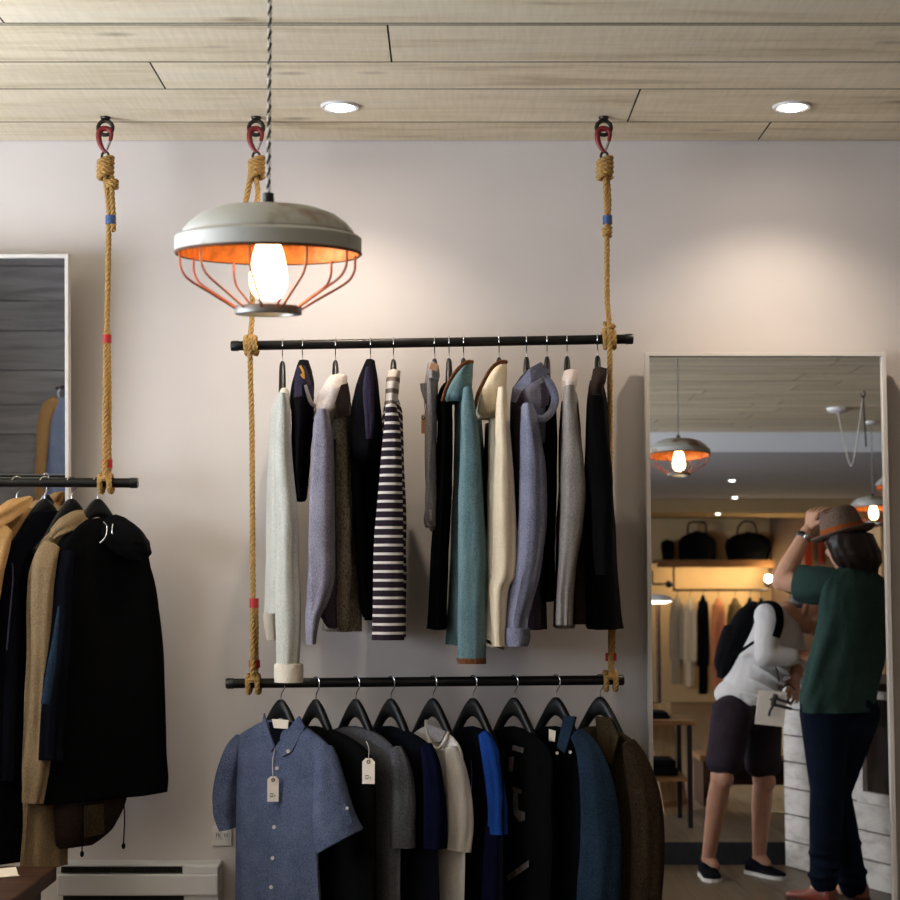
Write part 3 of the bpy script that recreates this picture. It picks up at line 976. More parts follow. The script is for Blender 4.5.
def prow(rows, Y, hy, k=0.0, f=None):
    """outline (level, left, right[, half depth[, y]]) measured on the plane y = Y -> real sections"""
    f = f or at
    out = []
    for r in rows:
        py, xl, xr = r[:3]
        h = r[3] if len(r) > 3 and r[3] is not None else hy
        yy = r[4] if len(r) > 4 else Y
        a, b = f(xl, py, yy), f(xr, py, yy)
        out.append(((a.x + b.x) / 2, yy, (a.z + b.z) / 2, abs(b.x - a.x) / 2, h))
    return out

def cloth_part(name, mat, t, rows, Y, hy, f=None, label=None, **kw):
    mb = MB()
    cloth(mb, prow(rows, Y, hy, f=f), **kw)
    o = mb.build(name, mat, t, autosmooth=70)
    if label: o['label'] = label
    return o

def strip(name, mat, t, pts, r, Y=None, label=None, seg=8, flat=None, f=None, n=None):
    f = f or at
    P = [f(p[0], p[1], p[2] if len(p) > 2 else Y) for p in pts]
    o = MB().tube(smooth_path(P, n or max(12, 4 * len(P))), r, seg, flat=flat).build(name, mat, t)
    if label: o['label'] = label
    return o

# ------------------------------------------------------------------ hangers
def hanger_parts(t, hook_h=0.046, W=0.108):
    """hook hung on the rail axis at t; arms along x"""
    c = V(t.location)
    pts = []
    R = 0.0150
    for i in range(15):
        a = math.radians(200 - 220 * i / 14)
        pts.append(c + V((R * math.cos(a), 0, R * math.sin(a))))
    # after the crook the wire drops back to the middle
    pts += [c + V((0.0135, 0, -0.012)), c + V((0.006, 0, -0.022)), c + V((0.0005, 0, -0.032)), c + V((0, 0, -hook_h - 0.012))]
    hk = MB().tube(smooth_path(pts, 40), 0.0016, 8).build('hook', 'chrome', t)
    hk['label'] = 'chrome wire hook'
    prof = [(-W, -0.116, 0.008, 0.0085), (-W * .76, -0.090, 0.0115, 0.009), (-W * .46, -0.048, 0.019, 0.009), (-W * .2, -0.014, 0.0225, 0.0085), (0.0, -0.003, 0.024, 0.008),
            (W * .2, -0.014, 0.0225, 0.0085), (W * .46, -0.048, 0.019, 0.009), (W * .76, -0.090, 0.0115, 0.009), (W, -0.116, 0.008, 0.0085)]
    rs = catmull(prof, 41)
    vs, seg = [], 14
    for x, z, hv, hh in rs:
        for j in range(seg):
            a = 2 * PI * j / seg
            vs.append(c + V((x, hh * math.copysign(abs(math.cos(a)) ** 0.8, math.cos(a)), -hook_h - 0.016 + z + hv * math.copysign(abs(math.sin(a)) ** 0.8, math.sin(a)))))
    fs = []
    for i in range(len(rs) - 1):
        for j in range(seg):
            fs.append((i * seg + j, i * seg + (j + 1) % seg, (i + 1) * seg + (j + 1) % seg, (i + 1) * seg + j))
    fs.append(tuple(range(seg))[::-1]); fs.append(tuple(range((len(rs) - 1) * seg, len(rs) * seg)))
    MB().add(vs, fs).build('shoulder_bar', 'hanger_black', t)

HG = None
def hanger(p, yaw, holds, group='black hangers on the rails'):
    global HG
    label = 'black wooden hanger holding the ' + holds
    if HG is None:
        HG = thing('clothes_hanger', label, 'hanger', p, group)
        hanger_parts(HG)
        HG.rotation_euler = (0, 0, yaw)
        return HG
    return dup(HG, p, yaw, label, group)

def price_tag(t, p, w, h, yaw=0.0, tilt=0.0, string=None, mat='paper', mark=True):
    """a swing tag hung on the garment: clipped corners, eyelet, printed mark"""
    R = Matrix.Translation(p) @ Matrix.Rotation(yaw, 4, 'Z') @ Matrix.Rotation(tilt, 4, 'Y')
    c = w * 0.27
    out = [(-w / 2, -h / 2), (w / 2, -h / 2), (w / 2, h / 2 - c), (w / 2 - c, h / 2), (-w / 2 + c, h / 2), (-w / 2, h / 2 - c)]
    vs = [R @ V((x, -0.0006, z)) for x, z in out] + [R @ V((x, 0.0006, z)) for x, z in out]
    n = 6
    fs = [tuple(range(n)), tuple(range(2 * n - 1, n - 1, -1))] + [(i, i + n, (i + 1) % n + n, (i + 1) % n) for i in range(n)]
    o = MB().add(vs, fs).build('price_tag', mat, t, smooth=False)
    eye = MB().tube([R @ V((0.0035 * math.cos(a), -0.001, h / 2 - 0.009 + 0.0035 * math.sin(a))) for a in [2 * PI * i / 14 for i in range(14)]], 0.0013, 6, closed=True).build('eyelet', 'brown_leather', o)
    if mark:
        mb = MB()
        for x0, x1, z in ((-0.26, 0.02, -0.18), (-0.26, -0.18, -0.24), (-0.06, 0.02, -0.24), (-0.26, 0.02, -0.30), (0.08, 0.2, -0.24), (0.14, 0.2, -0.3)):
            mb.box((x0 * w, -0.0012, z * h - 0.0009), (x1 * w, -0.0007, z * h + 0.0009), mtx=R)
        mb.build('print', 'print_ink', o, smooth=False)
    if string:
        MB().tube(smooth_path([V(q) for q in string] + [R @ V((0, -0.0012, h / 2 - 0.009))], 14), 0.0009, 6).build('string', 'string_white', o)
    return o

def buttons(t, pts, Y, r=0.0048):
    for px, py in pts:
        p = at(px, py, Y)
        R = Matrix.Rotation(PI / 2, 4, 'X')
        MB().lathe([(0.0003, 0.0025), (r * 0.6, 0.0025), (r, 0.0032), (r, 0.0005), (0.0003, 0.0)], p, 16, mtx=R).build('button', 'button_white', t)

def garment(name, label, cat, a, b, px, yaw, group, hang=True, holds=None):
    p = on(a, b, px)
    if yaw > 1.3:
        q = at(px, 400, -0.40)
        yaw = math.atan2(p.y - q.y, p.x - q.x)
    if hang: hanger(p, yaw, holds or label_short(label))
    return thing(name, label, cat, p + V((0, 0, -0.06)), group)
def label_short(l):
    return l.split(',')[0]

BODIES = []
P9 = []
def body(name, mat, t, rows, Y, hy, lean=None, **kw):
    BODIES.append([name, mat, t, rows, Y, min(hy, 0.15), kw, lean])
def lerp_rows(rows, py):
    for i in range(len(rows) - 1):
        if rows[i][0] <= py <= rows[i + 1][0]:
            f = (py - rows[i][0]) / (rows[i + 1][0] - rows[i][0])
            return rows[i][1] + (rows[i + 1][1] - rows[i][1]) * f, rows[i][2] + (rows[i + 1][2] - rows[i][2]) * f
    return None
def build_bodies(gap=2.2):
    for q, B in enumerate(BODIES):
        name, mat, t, rows, Y, hy, kw, lean = B
        out = []
        for r in rows:
            xl, xr = r[1], r[2]
            for p, Bo in enumerate(BODIES):
                if p == q: continue
                o = lerp_rows(Bo[3], r[0])
                if o is None: continue
                if p == q - 1 and o[1] + gap > xl:
                    xl = max(xl, (o[1] + xl) / 2 + gap / 2)
                if p == q + 1 and o[0] - gap < xr:
                    xr = min(xr, (o[0] + xr) / 2 - gap / 2)
            if xr - xl < 4: m_ = (xl + xr) / 2; xl, xr = m_ - 2, m_ + 2
            out.append((r[0], xl, xr) + ((min(r[3], hy),) if len(r) > 3 else ()))
        x0, x1 = at(out[0][1], out[0][0], Y), at(out[0][1], out[0][0], Y - 0.1)
        kw['lean'] = (x1.x - x0.x) / -0.1 if lean is None else lean
        cloth_part(name, mat, t, out, Y, hy, **kw)
    BODIES.clear()

GU = 'clothes on the upper rail'
RAD = math.radians
# ---- 1 mint sweater
t = garment('knit_sweater', 'pale mint knit sweater with ivory cuffs, first at the left of the top rail', 'sweater', UA, UB, 282.5, RAD(84), GU, holds='pale mint sweater')
body('body', 'mint_knit', t, [(392, 280, 289, .10), (405, 274, 292, .16), (430, 270, 292, .17), (500, 268, 292, .17), (560, 267, 293, .17), (612, 266, 292, .16)], -0.235, .17, fold=.006, seed=1.3, kf=7)
cloth_part('sleeve', 'mint_knit', t, [(394, 279.5, 288), (410, 277.5, 290), (440, 276, 291), (480, 276, 294), (530, 277.5, 299), (560, 277, 299), (610, 276, 301), (640, 277, 300.5), (668, 277, 299)], -0.445, .034, fold=.004, seed=2.1)
cloth_part('cuff', 'ivory_cloth', t, [(664, 274.5, 303), (672, 274, 303.5), (682, 275, 303)], -0.445, .038, fold=.0015, seed=.3, hem=.01)
cloth_part('sleeve', 'mint_knit', t, [(398, 281, 288), (440, 271, 286), (520, 268, 283), (600, 266, 280), (616, 266, 279)], -0.06, .03, fold=.004, seed=3.4)
cloth_part('cuff', 'ivory_cloth', t, [(613, 263, 279), (626, 264, 279), (640, 267, 279)], -0.062, .032, fold=.0015, seed=.7, hem=.01)
# ---- 2 black cropped jacket
t = garment('black_vest', 'black vest with a yellow neck cord, second from left on the top rail', 'vest', UA, UB, 302.5, RAD(80), GU, holds='black vest with yellow cord')
body('body', 'soft_black_cloth', t, [(361, 299, 308, .03), (372, 295, 311, .07), (393, 290, 314, .15), (420, 290, 314, .16), (450, 291, 311, .155), (480, 293, 307, .15), (500, 295, 305, .13)], -0.25, .15, fold=.008, seed=4.1, kf=6)
cloth_part('collar', 'plum_cloth', t, [(366, 297, 305), (380, 295, 309), (398, 295, 314)], -0.37, .03, fold=.004, seed=1.9)
strip('neck_cord', 'yellow_cord', t, [(300, 366), (303, 371), (304, 378), (301, 374)], .0028, -0.41, 'yellow cord')
strip('fastener', 'grey_twill', t, [(305, 385, -.40), (311, 402, -.40), (317, 407, -.39)], .005, None, 'grey strap end', flat=(1, .4))
# ---- 3 chambray shirt
t = garment('chambray_shirt', 'grey-violet shirt with a pale collar and speckled brown back, third on the top rail', 'shirt', UA, UB, 335.5, RAD(82), GU, holds='grey-violet shirt with pale collar')
body('body', 'brown_heather', t, [(384, 334, 348, .10), (400, 330, 350, .15), (430, 328, 352, .17), (500, 326, 356, .17), (560, 325, 359, .175), (600, 324, 360, .175), (630, 324, 360, .17)], -0.225, .17, fold=.012, seed=5.2, kf=8)
cloth_part('front_panel', 'dark_violet', t, [(440, 318, 336), (500, 316, 336), (560, 316, 337), (610, 320, 336), (628, 329, 336)], -0.38, .03, fold=.004, seed=5.9)
cloth_part('sleeve', 'violet_chambray', t, [(410, 318, 328), (420, 314, 330), (445, 312, 333), (491, 309.5, 334), (540, 308, 334), (575, 307.5, 334), (600, 307, 328), (618, 306.5, 320), (644, 307, 316)], -0.447, .035, fold=.005, seed=6.3)
P9.append(('neck_shade', 'brown_black', t, [(341, 385, -.445), (348, 383, -.44), (350, 400, -.44), (349, 416, -.435), (337, 418, -.44), (335, 403, -.445)], .004, 'dark plate for the shade inside the collar'))  # dark plate painted in for the shade inside the collar
cloth_part('collar', 'pink_white_cloth', t, [(376, 331, 347.5, .03), (384, 325, 348, .06), (398, 319, 347, .075), (412, 316, 340, .07), (420, 316, 332, .05)], -0.36, .07, fold=.006, seed=7.7, kf=3)
# ---- 4 black hooded jacket
t = garment('hooded_jacket', 'black hooded jacket with plum lining, fourth from the left on the top rail', 'jacket', UA, UB, 370.5, RAD(86), GU, holds='black hooded jacket with plum lining')
cloth_part('hood', 'soft_black_cloth', t, [(360, 366, 374, .02), (372, 361, 376, .05), (395, 354, 379, .08), (420, 350, 381, .09), (448, 351, 380, .09), (460, 357, 373, .06), (465, 361, 369, .03)], -0.36, .08, fold=.006, seed=8.1)
cloth_part('lining', 'plum_cloth', t, [(367, 366, 372), (390, 363, 374), (420, 365, 374), (439, 366, 372)], -0.445, .012, fold=.002, seed=8.8)
body('body', 'black_cloth', t, [(420, 358, 378, .12), (470, 358, 376, .16), (540, 360, 374, .17), (600, 361, 372, .16)], -0.19, .16, fold=.006, seed=8.4)
cloth_part('sleeve', 'black_cloth', t, [(415, 350, 360), (450, 350, 360.5), (500, 352, 362), (560, 356, 367), (600, 360, 371), (617, 363, 372)], -0.36, .03, fold=.003, seed=9.1)
cloth_part('sleeve', 'black_cloth', t, [(440, 371, 381), (480, 370, 382), (540, 367, 378), (590, 365, 374), (620, 365, 373)], -0.30, .03, fold=.003, seed=9.6)
# ---- 5 striped shirt
t = garment('striped_shirt', 'navy and white striped shirt at the middle of the top rail', 'shirt', UA, UB, 393.5, RAD(86), GU, holds='navy and white striped shirt')
body('body', 'navy_stripe', t, [(398, 386, 397, .08), (415, 383, 402, .15), (450, 381, 403, .165), (520, 378, 405, .17), (580, 376, 405, .17), (636, 375, 405, .17)], -0.245, .17, fold=.006, seed=10.2, kf=7)
cloth_part('sleeve', 'navy_stripe', t, [(405, 386, 395.5), (420, 384.5, 399), (445, 382, 401), (480, 379.5, 402), (520, 376, 403), (536, 374, 403), (580, 373, 403.5), (640, 371.5, 404)], -0.448, .024, fold=.003, seed=11.0)
cloth_part('collar', 'white_stripe', t, [(371, 388, 400.5, .02), (382, 386.5, 399, .045), (396, 386, 397.5, .05), (411, 386, 396, .05)], -0.40, .045, fold=.004, seed=11.8)
# ---- 6 grey trousers
t = garment('trousers', 'light grey trousers clipped up at the middle of the top rail, right of the stripes', 'trousers', UA, UB, 434.5, RAD(88), GU, holds='light grey trousers')
cloth_part('trouser_leg', 'grey_twill', t, [(373, 426.5, 437, .13), (390, 425, 438, .14), (440, 426, 437, .13), (490, 426, 437, .12), (515, 426, 438, .115), (527, 427, 438, .11)], -0.27, .13, fold=.007, seed=12.3)
cloth_part('waistband', 'grey_twill', t, [(366, 427, 438, .09), (374, 427, 439, .13), (384, 427, 438, .13)], -0.29, .13, fold=.003, seed=12.9)
cloth_part('pocket_flap', 'grey_twill', t, [(384, 420, 428), (392, 421.5, 429), (402, 425, 429)], -0.36, .02, fold=.002, seed=13.3, label='grey pocket flap')
cloth_part('turn_up', 'grey_twill', t, [(512, 425, 437.5, .12), (521, 426, 438, .12), (531, 431, 438, .09)], -0.27, .12, fold=.004, seed=13.1)
mb = MB()
q = at(434, 367, -0.43)
mb.box((-.011, -.006, -.008), (.011, .006, .008), mtx=Matrix.Translation(q) @ Matrix.Rotation(.35, 4, 'Y')).build('clip', 'kraft_paper', t, smooth=False, bevel=.002)['label'] = 'pale wooden clip'
price_tag(t, at(423.4, 424, -0.40), .011, .048, yaw=.3, mat='kraft_paper', mark=False, string=[at(426, 404, -.40)])
# ---- black dress between
t = garment('black_dress', 'long black dress hanging between the grey trousers and the teal jacket', 'dress', UA, UB, 449, RAD(86), GU, hang=True, holds='long black dress')
body('body', 'black_cloth', t, [(384, 444, 454, .05), (400, 438, 457, .15), (440, 437, 458, .17), (500, 435, 456, .17), (560, 431, 451, .17), (628, 428.5, 448, .17)], -0.245, .17, fold=.006, seed=14.2, kf=6)
# ---- 7 teal jacket
t = garment('canvas_jacket', 'teal canvas jacket trimmed with brown leather at collar and hem', 'jacket', UA, UB, 463.5, RAD(84), GU, holds='teal jacket with brown trim')
body('body', 'teal_canvas', t, [(384, 454, 471, .10), (400, 450, 473, .15), (440, 449, 476, .165), (500, 448, 478, .17), (560, 447, 479, .17), (610, 446.5, 478, .17), (643, 447, 470, .16)], -0.23, .165, fold=.009, seed=15.2, kf=7)
cloth_part('collar', 'teal_canvas', t, [(363, 464.5, 473, .02), (371, 457, 473, .05), (382, 450, 472.5, .065), (396, 444, 471, .07), (403, 443, 466, .05)], -0.36, .06, fold=.003, seed=15.7)
strip('collar_trim', 'brown_leather', t, [(472.5, 362, -.37), (466, 362.5, -.40), (458, 369, -.425), (451, 379, -.435), (446, 389, -.43), (442.5, 401, -.42)], .0052, None, 'brown leather collar trim', flat=(1, .8))
cloth_part('sleeve', 'teal_canvas', t, [(388, 463.5, 472), (408, 461.5, 475), (445, 461, 480), (500, 458.5, 483), (550, 458, 485.5), (600, 457.5, 485), (658, 457, 485.5)], -0.448, .032, fold=.003, seed=16.1)
cloth_part('cuff_trim', 'brown_leather', t, [(658, 456.5, 486), (663.5, 457, 486)], -0.448, .033, fold=.001, seed=16.1, hem=.003, rings=6, label='brown leather cuff trim')
cloth_part('sleeve', 'teal_canvas', t, [(410, 472, 481), (470, 472, 485), (520, 474, 486), (545, 478, 485)], -0.10, .03, fold=.003, seed=16.9)
# ---- 8 cream jacket
t = garment('canvas_jacket', 'cream canvas jacket trimmed with brown leather at collar and hem', 'jacket', UA, UB, 499, RAD(86), GU, holds='cream jacket with brown trim')
body('body', 'cream_canvas', t, [(396, 492, 504, .10), (420, 489, 507, .15), (470, 488, 508, .165), (530, 487, 508, .17), (590, 486.5, 506, .17), (630, 486.5, 504, .165), (645, 487, 504, .16)], -0.235, .165, fold=.008, seed=17.2, kf=7)
cloth_part('collar', 'cream_canvas', t, [(363, 498, 507, .02), (372, 490, 507, .05), (385, 482, 506.5, .07), (400, 477, 505, .075), (413, 475.5, 502, .07), (419, 478, 499, .04)], -0.355, .065, fold=.003, seed=17.9)
strip('collar_trim', 'brown_leather', t, [(506.5, 362, -.37), (499, 362.5, -.40), (491, 369, -.42), (484, 381, -.435), (478, 394, -.435), (474.5, 409, -.42)], .0054, None, 'brown leather collar trim', flat=(1, .8))
cloth_part('sleeve', 'cream_canvas', t, [(388, 498, 506.5), (410, 496, 507.5), (445, 495, 511), (490, 493, 514), (540, 492, 516), (575, 491, 515), (590, 489.5, 508), (630, 490, 505), (646, 492, 505)], -0.445, .03, fold=.004, seed=18.3)
strip('hem_trim', 'brown_leather', t, [(487, 641, -.40), (495, 645, -.43), (504, 648.5, -.44)], .0045, None, 'brown leather hem trim', flat=(1, .8))
cloth_part('lining', 'brown_black', t, [(424, 485, 493), (470, 484, 492), (540, 484, 491), (570, 484, 491)], -0.10, .03, fold=.003, seed=18.9, label='dark lining')
# ---- 9 blue hooded shirt
t = garment('hooded_shirt', 'blue chambray hooded shirt with a turned-up cuff, beside the cream jacket', 'shirt', UA, UB, 526.5, RAD(84), GU, holds='blue chambray hooded shirt')
body('body', 'dark_violet', t, [(388, 513, 535, .08), (405, 511, 540, .15), (440, 511, 543, .165), (500, 515, 543, .17), (560, 520, 544, .17), (610, 524, 545, .17), (628, 526, 545.5, .165)], -0.215, .165, fold=.008, seed=19.3, kf=7)
cloth_part('hood', 'blue_chambray', t, [(374, 524, 541, .03), (384, 522, 545, .06), (398, 521, 547, .075), (415, 523, 549, .08), (430, 529, 549, .07), (444, 535, 548, .05)], -0.33, .08, fold=.007, seed=19.9, kf=3)
P9.append(('hood_band', 'blue_chambray', t, [(511, 401, -.41), (513, 388, -.425), (520, 377, -.435), (530, 368, -.44), (541, 362, -.43), (549, 372, -.42), (541, 378, -.43), (531, 383, -.44), (522, 391, -.435), (516, 403, -.42)], .007, None))
P9.append(('hood_shade', 'dark_violet', t, [(540, 384, -.425), (546, 381, -.42), (550, 392, -.42), (548, 405, -.42), (541, 409, -.425)], .004, 'dark plate for the shade in the hood'))  # flat dark piece standing in for shade in the hood's hole
strip('hood_edge', 'blue_chambray', t, [(544, 377, -.42), (551, 386, -.425), (555, 399, -.425), (551, 412, -.43), (542, 419, -.435), (531, 415, -.435), (523, 406, -.43)], .0105, None, seg=12, flat=(1, .5), n=40)
cloth_part('sleeve', 'blue_chambray', t, [(404, 523, 532), (414, 521, 536), (440, 520.5, 541), (473, 520, 546), (520, 519, 547), (560, 516, 543), (590, 512, 536), (615, 508, 529), (632, 506.5, 527)], -0.448, .035, fold=.006, seed=20.2)
cloth_part('cuff', 'blue_chambray', t, [(628, 505, 529.5), (637, 505, 530), (646, 506.5, 528)], -0.448, .04, fold=.002, seed=20.9, hem=.012)
# ---- black shirt between
t = garment('black_shirt', 'plain black shirt between the blue hooded shirt and the grey shirt', 'shirt', UA, UB, 547, RAD(86), GU, holds='plain black shirt')
body('body', 'black_cloth', t, [(382, 545, 553, .05), (398, 541, 556, .14), (440, 540.5, 557, .165), (500, 541, 557, .17), (560, 541, 556, .17), (601, 542, 555, .17)], -0.245, .165, fold=.005, seed=21.3)
# ---- 10 grey shirt
t = garment('collared_shirt', 'plain grey shirt with a pale collar, second from the right on the top rail', 'shirt', UA, UB, 567, RAD(86), GU, holds='plain grey shirt')
body('body', 'grey_shirting', t, [(390, 563, 575, .10), (410, 561, 579, .15), (450, 559, 581, .165), (520, 557, 580, .17), (580, 554, 576, .17), (627, 553, 574, .17)], -0.235, .165, fold=.007, seed=22.2, kf=7)
cloth_part('collar', 'pink_white_cloth', t, [(371, 564, 577.5, .02), (380, 562, 577, .045), (390, 561.5, 575, .05), (402, 561.5, 572, .04)], -0.375, .045, fold=.003, seed=22.7)
cloth_part('sleeve', 'grey_shirting', t, [(386, 565.5, 574), (402, 563.5, 575.5), (430, 563, 580), (460, 562, 584), (490, 561.5, 586), (530, 560, 582), (570, 558, 575), (600, 556.5, 573), (625, 556, 572)], -0.447, .03, fold=.004, seed=23.1)
cloth_part('sleeve', 'brown_black', t, [(480, 576, 586), (530, 573, 587), (580, 571, 587), (624, 572, 587)], -0.32, .035, fold=.004, seed=23.9, label='darker sleeve')
# ---- 11 black coat
t = garment('black_coat', 'black coat flaring to a wide hem, last on the right of the top rail', 'coat', UA, UB, 597.5, RAD(86), GU, holds='black coat at the right end of the top rail')
body('body', 'black_cloth', t, [(382, 590, 602, .06), (400, 587, 606, .15), (440, 586, 609, .165), (480, 584, 612, .17), (540, 580, 616, .17), (600, 581, 620, .17), (628, 586, 622, .17)], -0.245, .168, fold=.007, seed=24.3, kf=7)
cloth_part('collar', 'brown_black', t, [(369, 593, 607, .02), (378, 591.5, 606, .045), (390, 590, 603, .05), (400, 590, 601, .04)], -0.40, .04, fold=.003, seed=24.8)
cloth_part('sleeve', 'black_cloth', t, [(396, 588, 604), (430, 586, 607), (470, 586, 612), (500, 590, 613), (540, 592, 612), (575, 595, 612)], -0.447, .025, fold=.004, seed=25.2)

build_bodies()
# ------------------------------------------------------------------ slanted cloth tubes and plates
def cloth_tube(name, mat, t, pts, depth=0.75, seg=30, rings=30, fold=0.004, kf=5, seed=1.0, f=None, label=None, hem=0.02, top=True, into=None):
    """pts: (px, py, y, half width in px) along the sleeve's own axis; open, turned end"""
    f = f or at
    P = [f(p[0], p[1], p[2]) for p in pts]
    rr = [abs(f(p[0] + p[3], p[1], p[2]).x - f(p[0] - p[3], p[1], p[2]).x) / 2 for p in pts]
    rs = catmull([(a.x, a.y, a.z, r) for a, r in zip(P, rr)], rings)
    vs, L, vv = [], 0.0, []
    for i, (x, y, z, r) in enumerate(rs):
        a = V(rs[max(i - 1, 0)][:3]); b = V(rs[min(i + 1, rings - 1)][:3])
        T = (b - a).normalized()
        D = V((0, 1, 0)); D = (D - T * D.dot(T)).normalized()
        Wd = T.cross(D)
        if i: L += (V((x, y, z)) - V(rs[i - 1][:3])).length
        vv.append(L)
        tt = i / (rings - 1)
        amp = min(fold * (0.3 + 0.7 * tt), 0.4 * r * depth)
        for j in range(seg):
            th = 2 * PI * j / seg
            d = 0.55 * math.sin(kf * th + seed * 7 + tt * 2) + 1.1 * noise1(3 * math.cos(th) + seed * 11, 3 * math.sin(th) + tt * 3.2, seed * 3 + tt * 1.7)
            vs.append(V((x, y, z)) + Wd * ((r + amp * d) * math.cos(th)) + D * ((r * depth + amp * d) * math.sin(th)))
    fs, uv = [], []
    for i in range(rings - 1):
        for j in range(seg):
            j2 = (j + 1) % seg
            fs.append((i * seg + j, i * seg + j2, (i + 1) * seg + j2, (i + 1) * seg + j))
            uv.append(((j * .01, vv[i]), (j * .01 + .01, vv[i]), (j * .01 + .01, vv[i + 1]), (j * .01, vv[i + 1])))
    if top:
        c = len(vs); vs.append(V(rs[0][:3]) - (V(rs[1][:3]) - V(rs[0][:3])).normalized() * rs[0][3] * .35)
        for j in range(seg): fs.append((c, (j + 1) % seg, j)); uv.append(((0, 0),) * 3)
    last = (rings - 1) * seg; o = len(vs); cen = V(rs[-1][:3]); T = (V(rs[-1][:3]) - V(rs[-2][:3])).normalized()
    for sh, up in ((.92, 0), (.88, hem)):
        for j in range(seg): vs.append(cen + (vs[last + j] - cen) * sh - T * up)
    for j in range(seg):
        j2 = (j + 1) % seg
        fs.append((last + j, last + j2, o + j2, o + j)); uv.append(((0, vv[-1]),) * 4)
        fs.append((o + j, o + j2, o + seg + j2, o + seg + j)); uv.append(((0, vv[-1]),) * 4)
    fs.append(tuple(o + seg + j for j in range(seg))[::-1]); uv.append(tuple((0, vv[-1]) for _ in range(seg)))
    if into is not None: return into.add(vs, fs, uv)
    mb = MB().add(vs, fs, uv)
    ob = mb.build(name, mat, t, autosmooth=70)
    if label: ob['label'] = label
    return ob

def plate(name, mat, t, pts, th=0.004, label=None, f=None, bevel=0.001):
    """a flat piece of cloth or leather with its own thickness: pts (px, py, y)"""
    f = f or at
    P = [f(*p) for p in pts]
    n = len(P)
    N = V((0, 0, 0)); c = sum(P, V((0, 0, 0))) / n
    for i in range(n): N += (P[i] - c).cross(P[(i + 1) % n] - c)
    N.normalize()
    if N.y > 0: P.reverse(); N = -N
    vs = [p + N * th for p in P] + [p for p in P]
    fs = [tuple(range(n)), tuple(range(2 * n - 1, n - 1, -1))] + [(i, i + n, (i + 1) % n + n, (i + 1) % n) for i in range(n)]
    o = MB().add(vs, fs).build(name, mat, t, smooth=False, bevel=bevel)
    if label: o['label'] = label
    return o

for a_ in P9:
    plate(a_[0], a_[1], a_[2], a_[3], a_[4], a_[5])

# ------------------------------------------------------------------ lower rail
GL = 'clothes on the lower rail'
KL = -1.1
def lower(name, label, cat, px, holds, yaw=-48):
    return garment(name, label, cat, LA_, LB_, px, RAD(yaw), GL, holds=holds)
def yk(px, c, k=KL, Y=-0.24):
    return Y + k * (at(px, 760, Y).x - at(c, 760, Y).x)

# 1 blue short-sleeved shirt
t = lower('short_sleeved_shirt', 'blue chambray short-sleeved shirt with white buttons and a paper price tag', 'shirt', 281, 'blue short-sleeved shirt', -42)
K1 = -0.9
c1 = 281
cloth_part('body', 'denim_shirt', t, [(722, 262, 304, .02), (729, 250, 316, .03), (739, 235, 331, .034), (752, 227, 337, .036), (772, 230, 331, .038), (800, 231, 325, .039), (850, 231, 322, .04), (900, 231, 325, .04), (945, 230, 328, .04)], -.255, .04, k=K1, fold=.005, kf=9, seed=30.1, sq=2.6)
Y1 = lambda px, off=-.055: yk(px, c1, K1) + off * .72 - .006
cloth_tube('sleeve', 'denim_shirt', t, [(325, 748, Y1(325, -.05), 9), (328, 768, Y1(328, -.07), 14), (331, 795, Y1(330, -.09), 18), (334, 818, Y1(332, -.10), 22), (339, 838, Y1(333, -.11), 24.5)], .62, seed=31.2, fold=.005)
cloth_tube('cuff', 'denim_shirt', t, [(333, 826, Y1(332, -.104), 25), (336.5, 834, Y1(333, -.108), 26), (340, 841, Y1(333, -.112), 26.5)], .66, seed=31.5, fold=.001, rings=8, top=False, hem=.01, label='turned-up cuff')
plate('sleeve_tab', 'denim_shirt', t, [(339, 806, Y1(336, -.165)), (346, 803, Y1(338, -.16)), (353, 822, Y1(338, -.16)), (346, 827, Y1(336, -.165))], .004)
buttons(t, [(347, 808)], Y1(337, -.172), .004)
cloth_tube('sleeve', 'denim_shirt', t, [(241, 738, Y1(240, .0), 6), (234, 752, Y1(238, .0), 10), (226, 785, Y1(236, .0), 12), (225.5, 810, Y1(236, .0), 12), (228, 829, Y1(236, .0), 9)], .9, seed=32.4, fold=.004)
plate('collar', 'denim_shirt', t, [(265, 713, Y1(266, -.05)), (262, 729, Y1(264, -.058)), (266, 742, Y1(266, -.062)), (272, 752, Y1(272, -.066)), (276, 747, Y1(276, -.064)), (270, 731, Y1(270, -.055))], .006, 'left collar point')
plate('collar', 'denim_shirt', t, [(300, 716, Y1(298, -.045)), (288, 731, Y1(286, -.058)), (276, 748, Y1(276, -.064)), (284, 757, Y1(284, -.068)), (293, 752, Y1(292, -.066)), (306, 727, Y1(302, -.05))], .006, 'right collar point')
plate('neck_shade', 'navy_black', t, [(269, 722, Y1(269, -.05)), (293, 722, Y1(290, -.05)), (286, 733, Y1(284, -.056)), (276, 747, Y1(276, -.06)), (271, 734, Y1(271, -.056))], .002, 'dark plate for the shade inside the neck')  # dark sheet over the closed top, imitates shade in the neck
plate('neck_label', 'ivory_cloth', t, [(272, 719, Y1(272, -.054)), (289, 720, Y1(287, -.05)), (288, 729, Y1(286, -.056)), (274, 728, Y1(274, -.058))], .0015, 'white neck label')
strip('placket', 'denim_shirt', t, [(276.5, 752, Y1(276, -.062)), (275.5, 775, Y1(275, -.066)), (274, 810, Y1(274, -.070)), (272, 850, Y1(272, -.072)), (270, 900, Y1(270, -.074)), (269, 940, Y1(270, -.076))], .012, None, flat=(1, .28))
buttons(t, [(288, 751)], Y1(288, -.077))
for px, py, o in ((277, 768, -.075), (274, 827, -.094), (272.5, 858, -.096), (271, 887, -.098)):
    buttons(t, [(px, py)], Y1(px, o))
price_tag(t, at(273, 789, Y1(272, -.125)), .0285, .063, yaw=.1, string=[at(275, 748, Y1(275, -.07)), at(272.5, 762, Y1(272, -.115))])

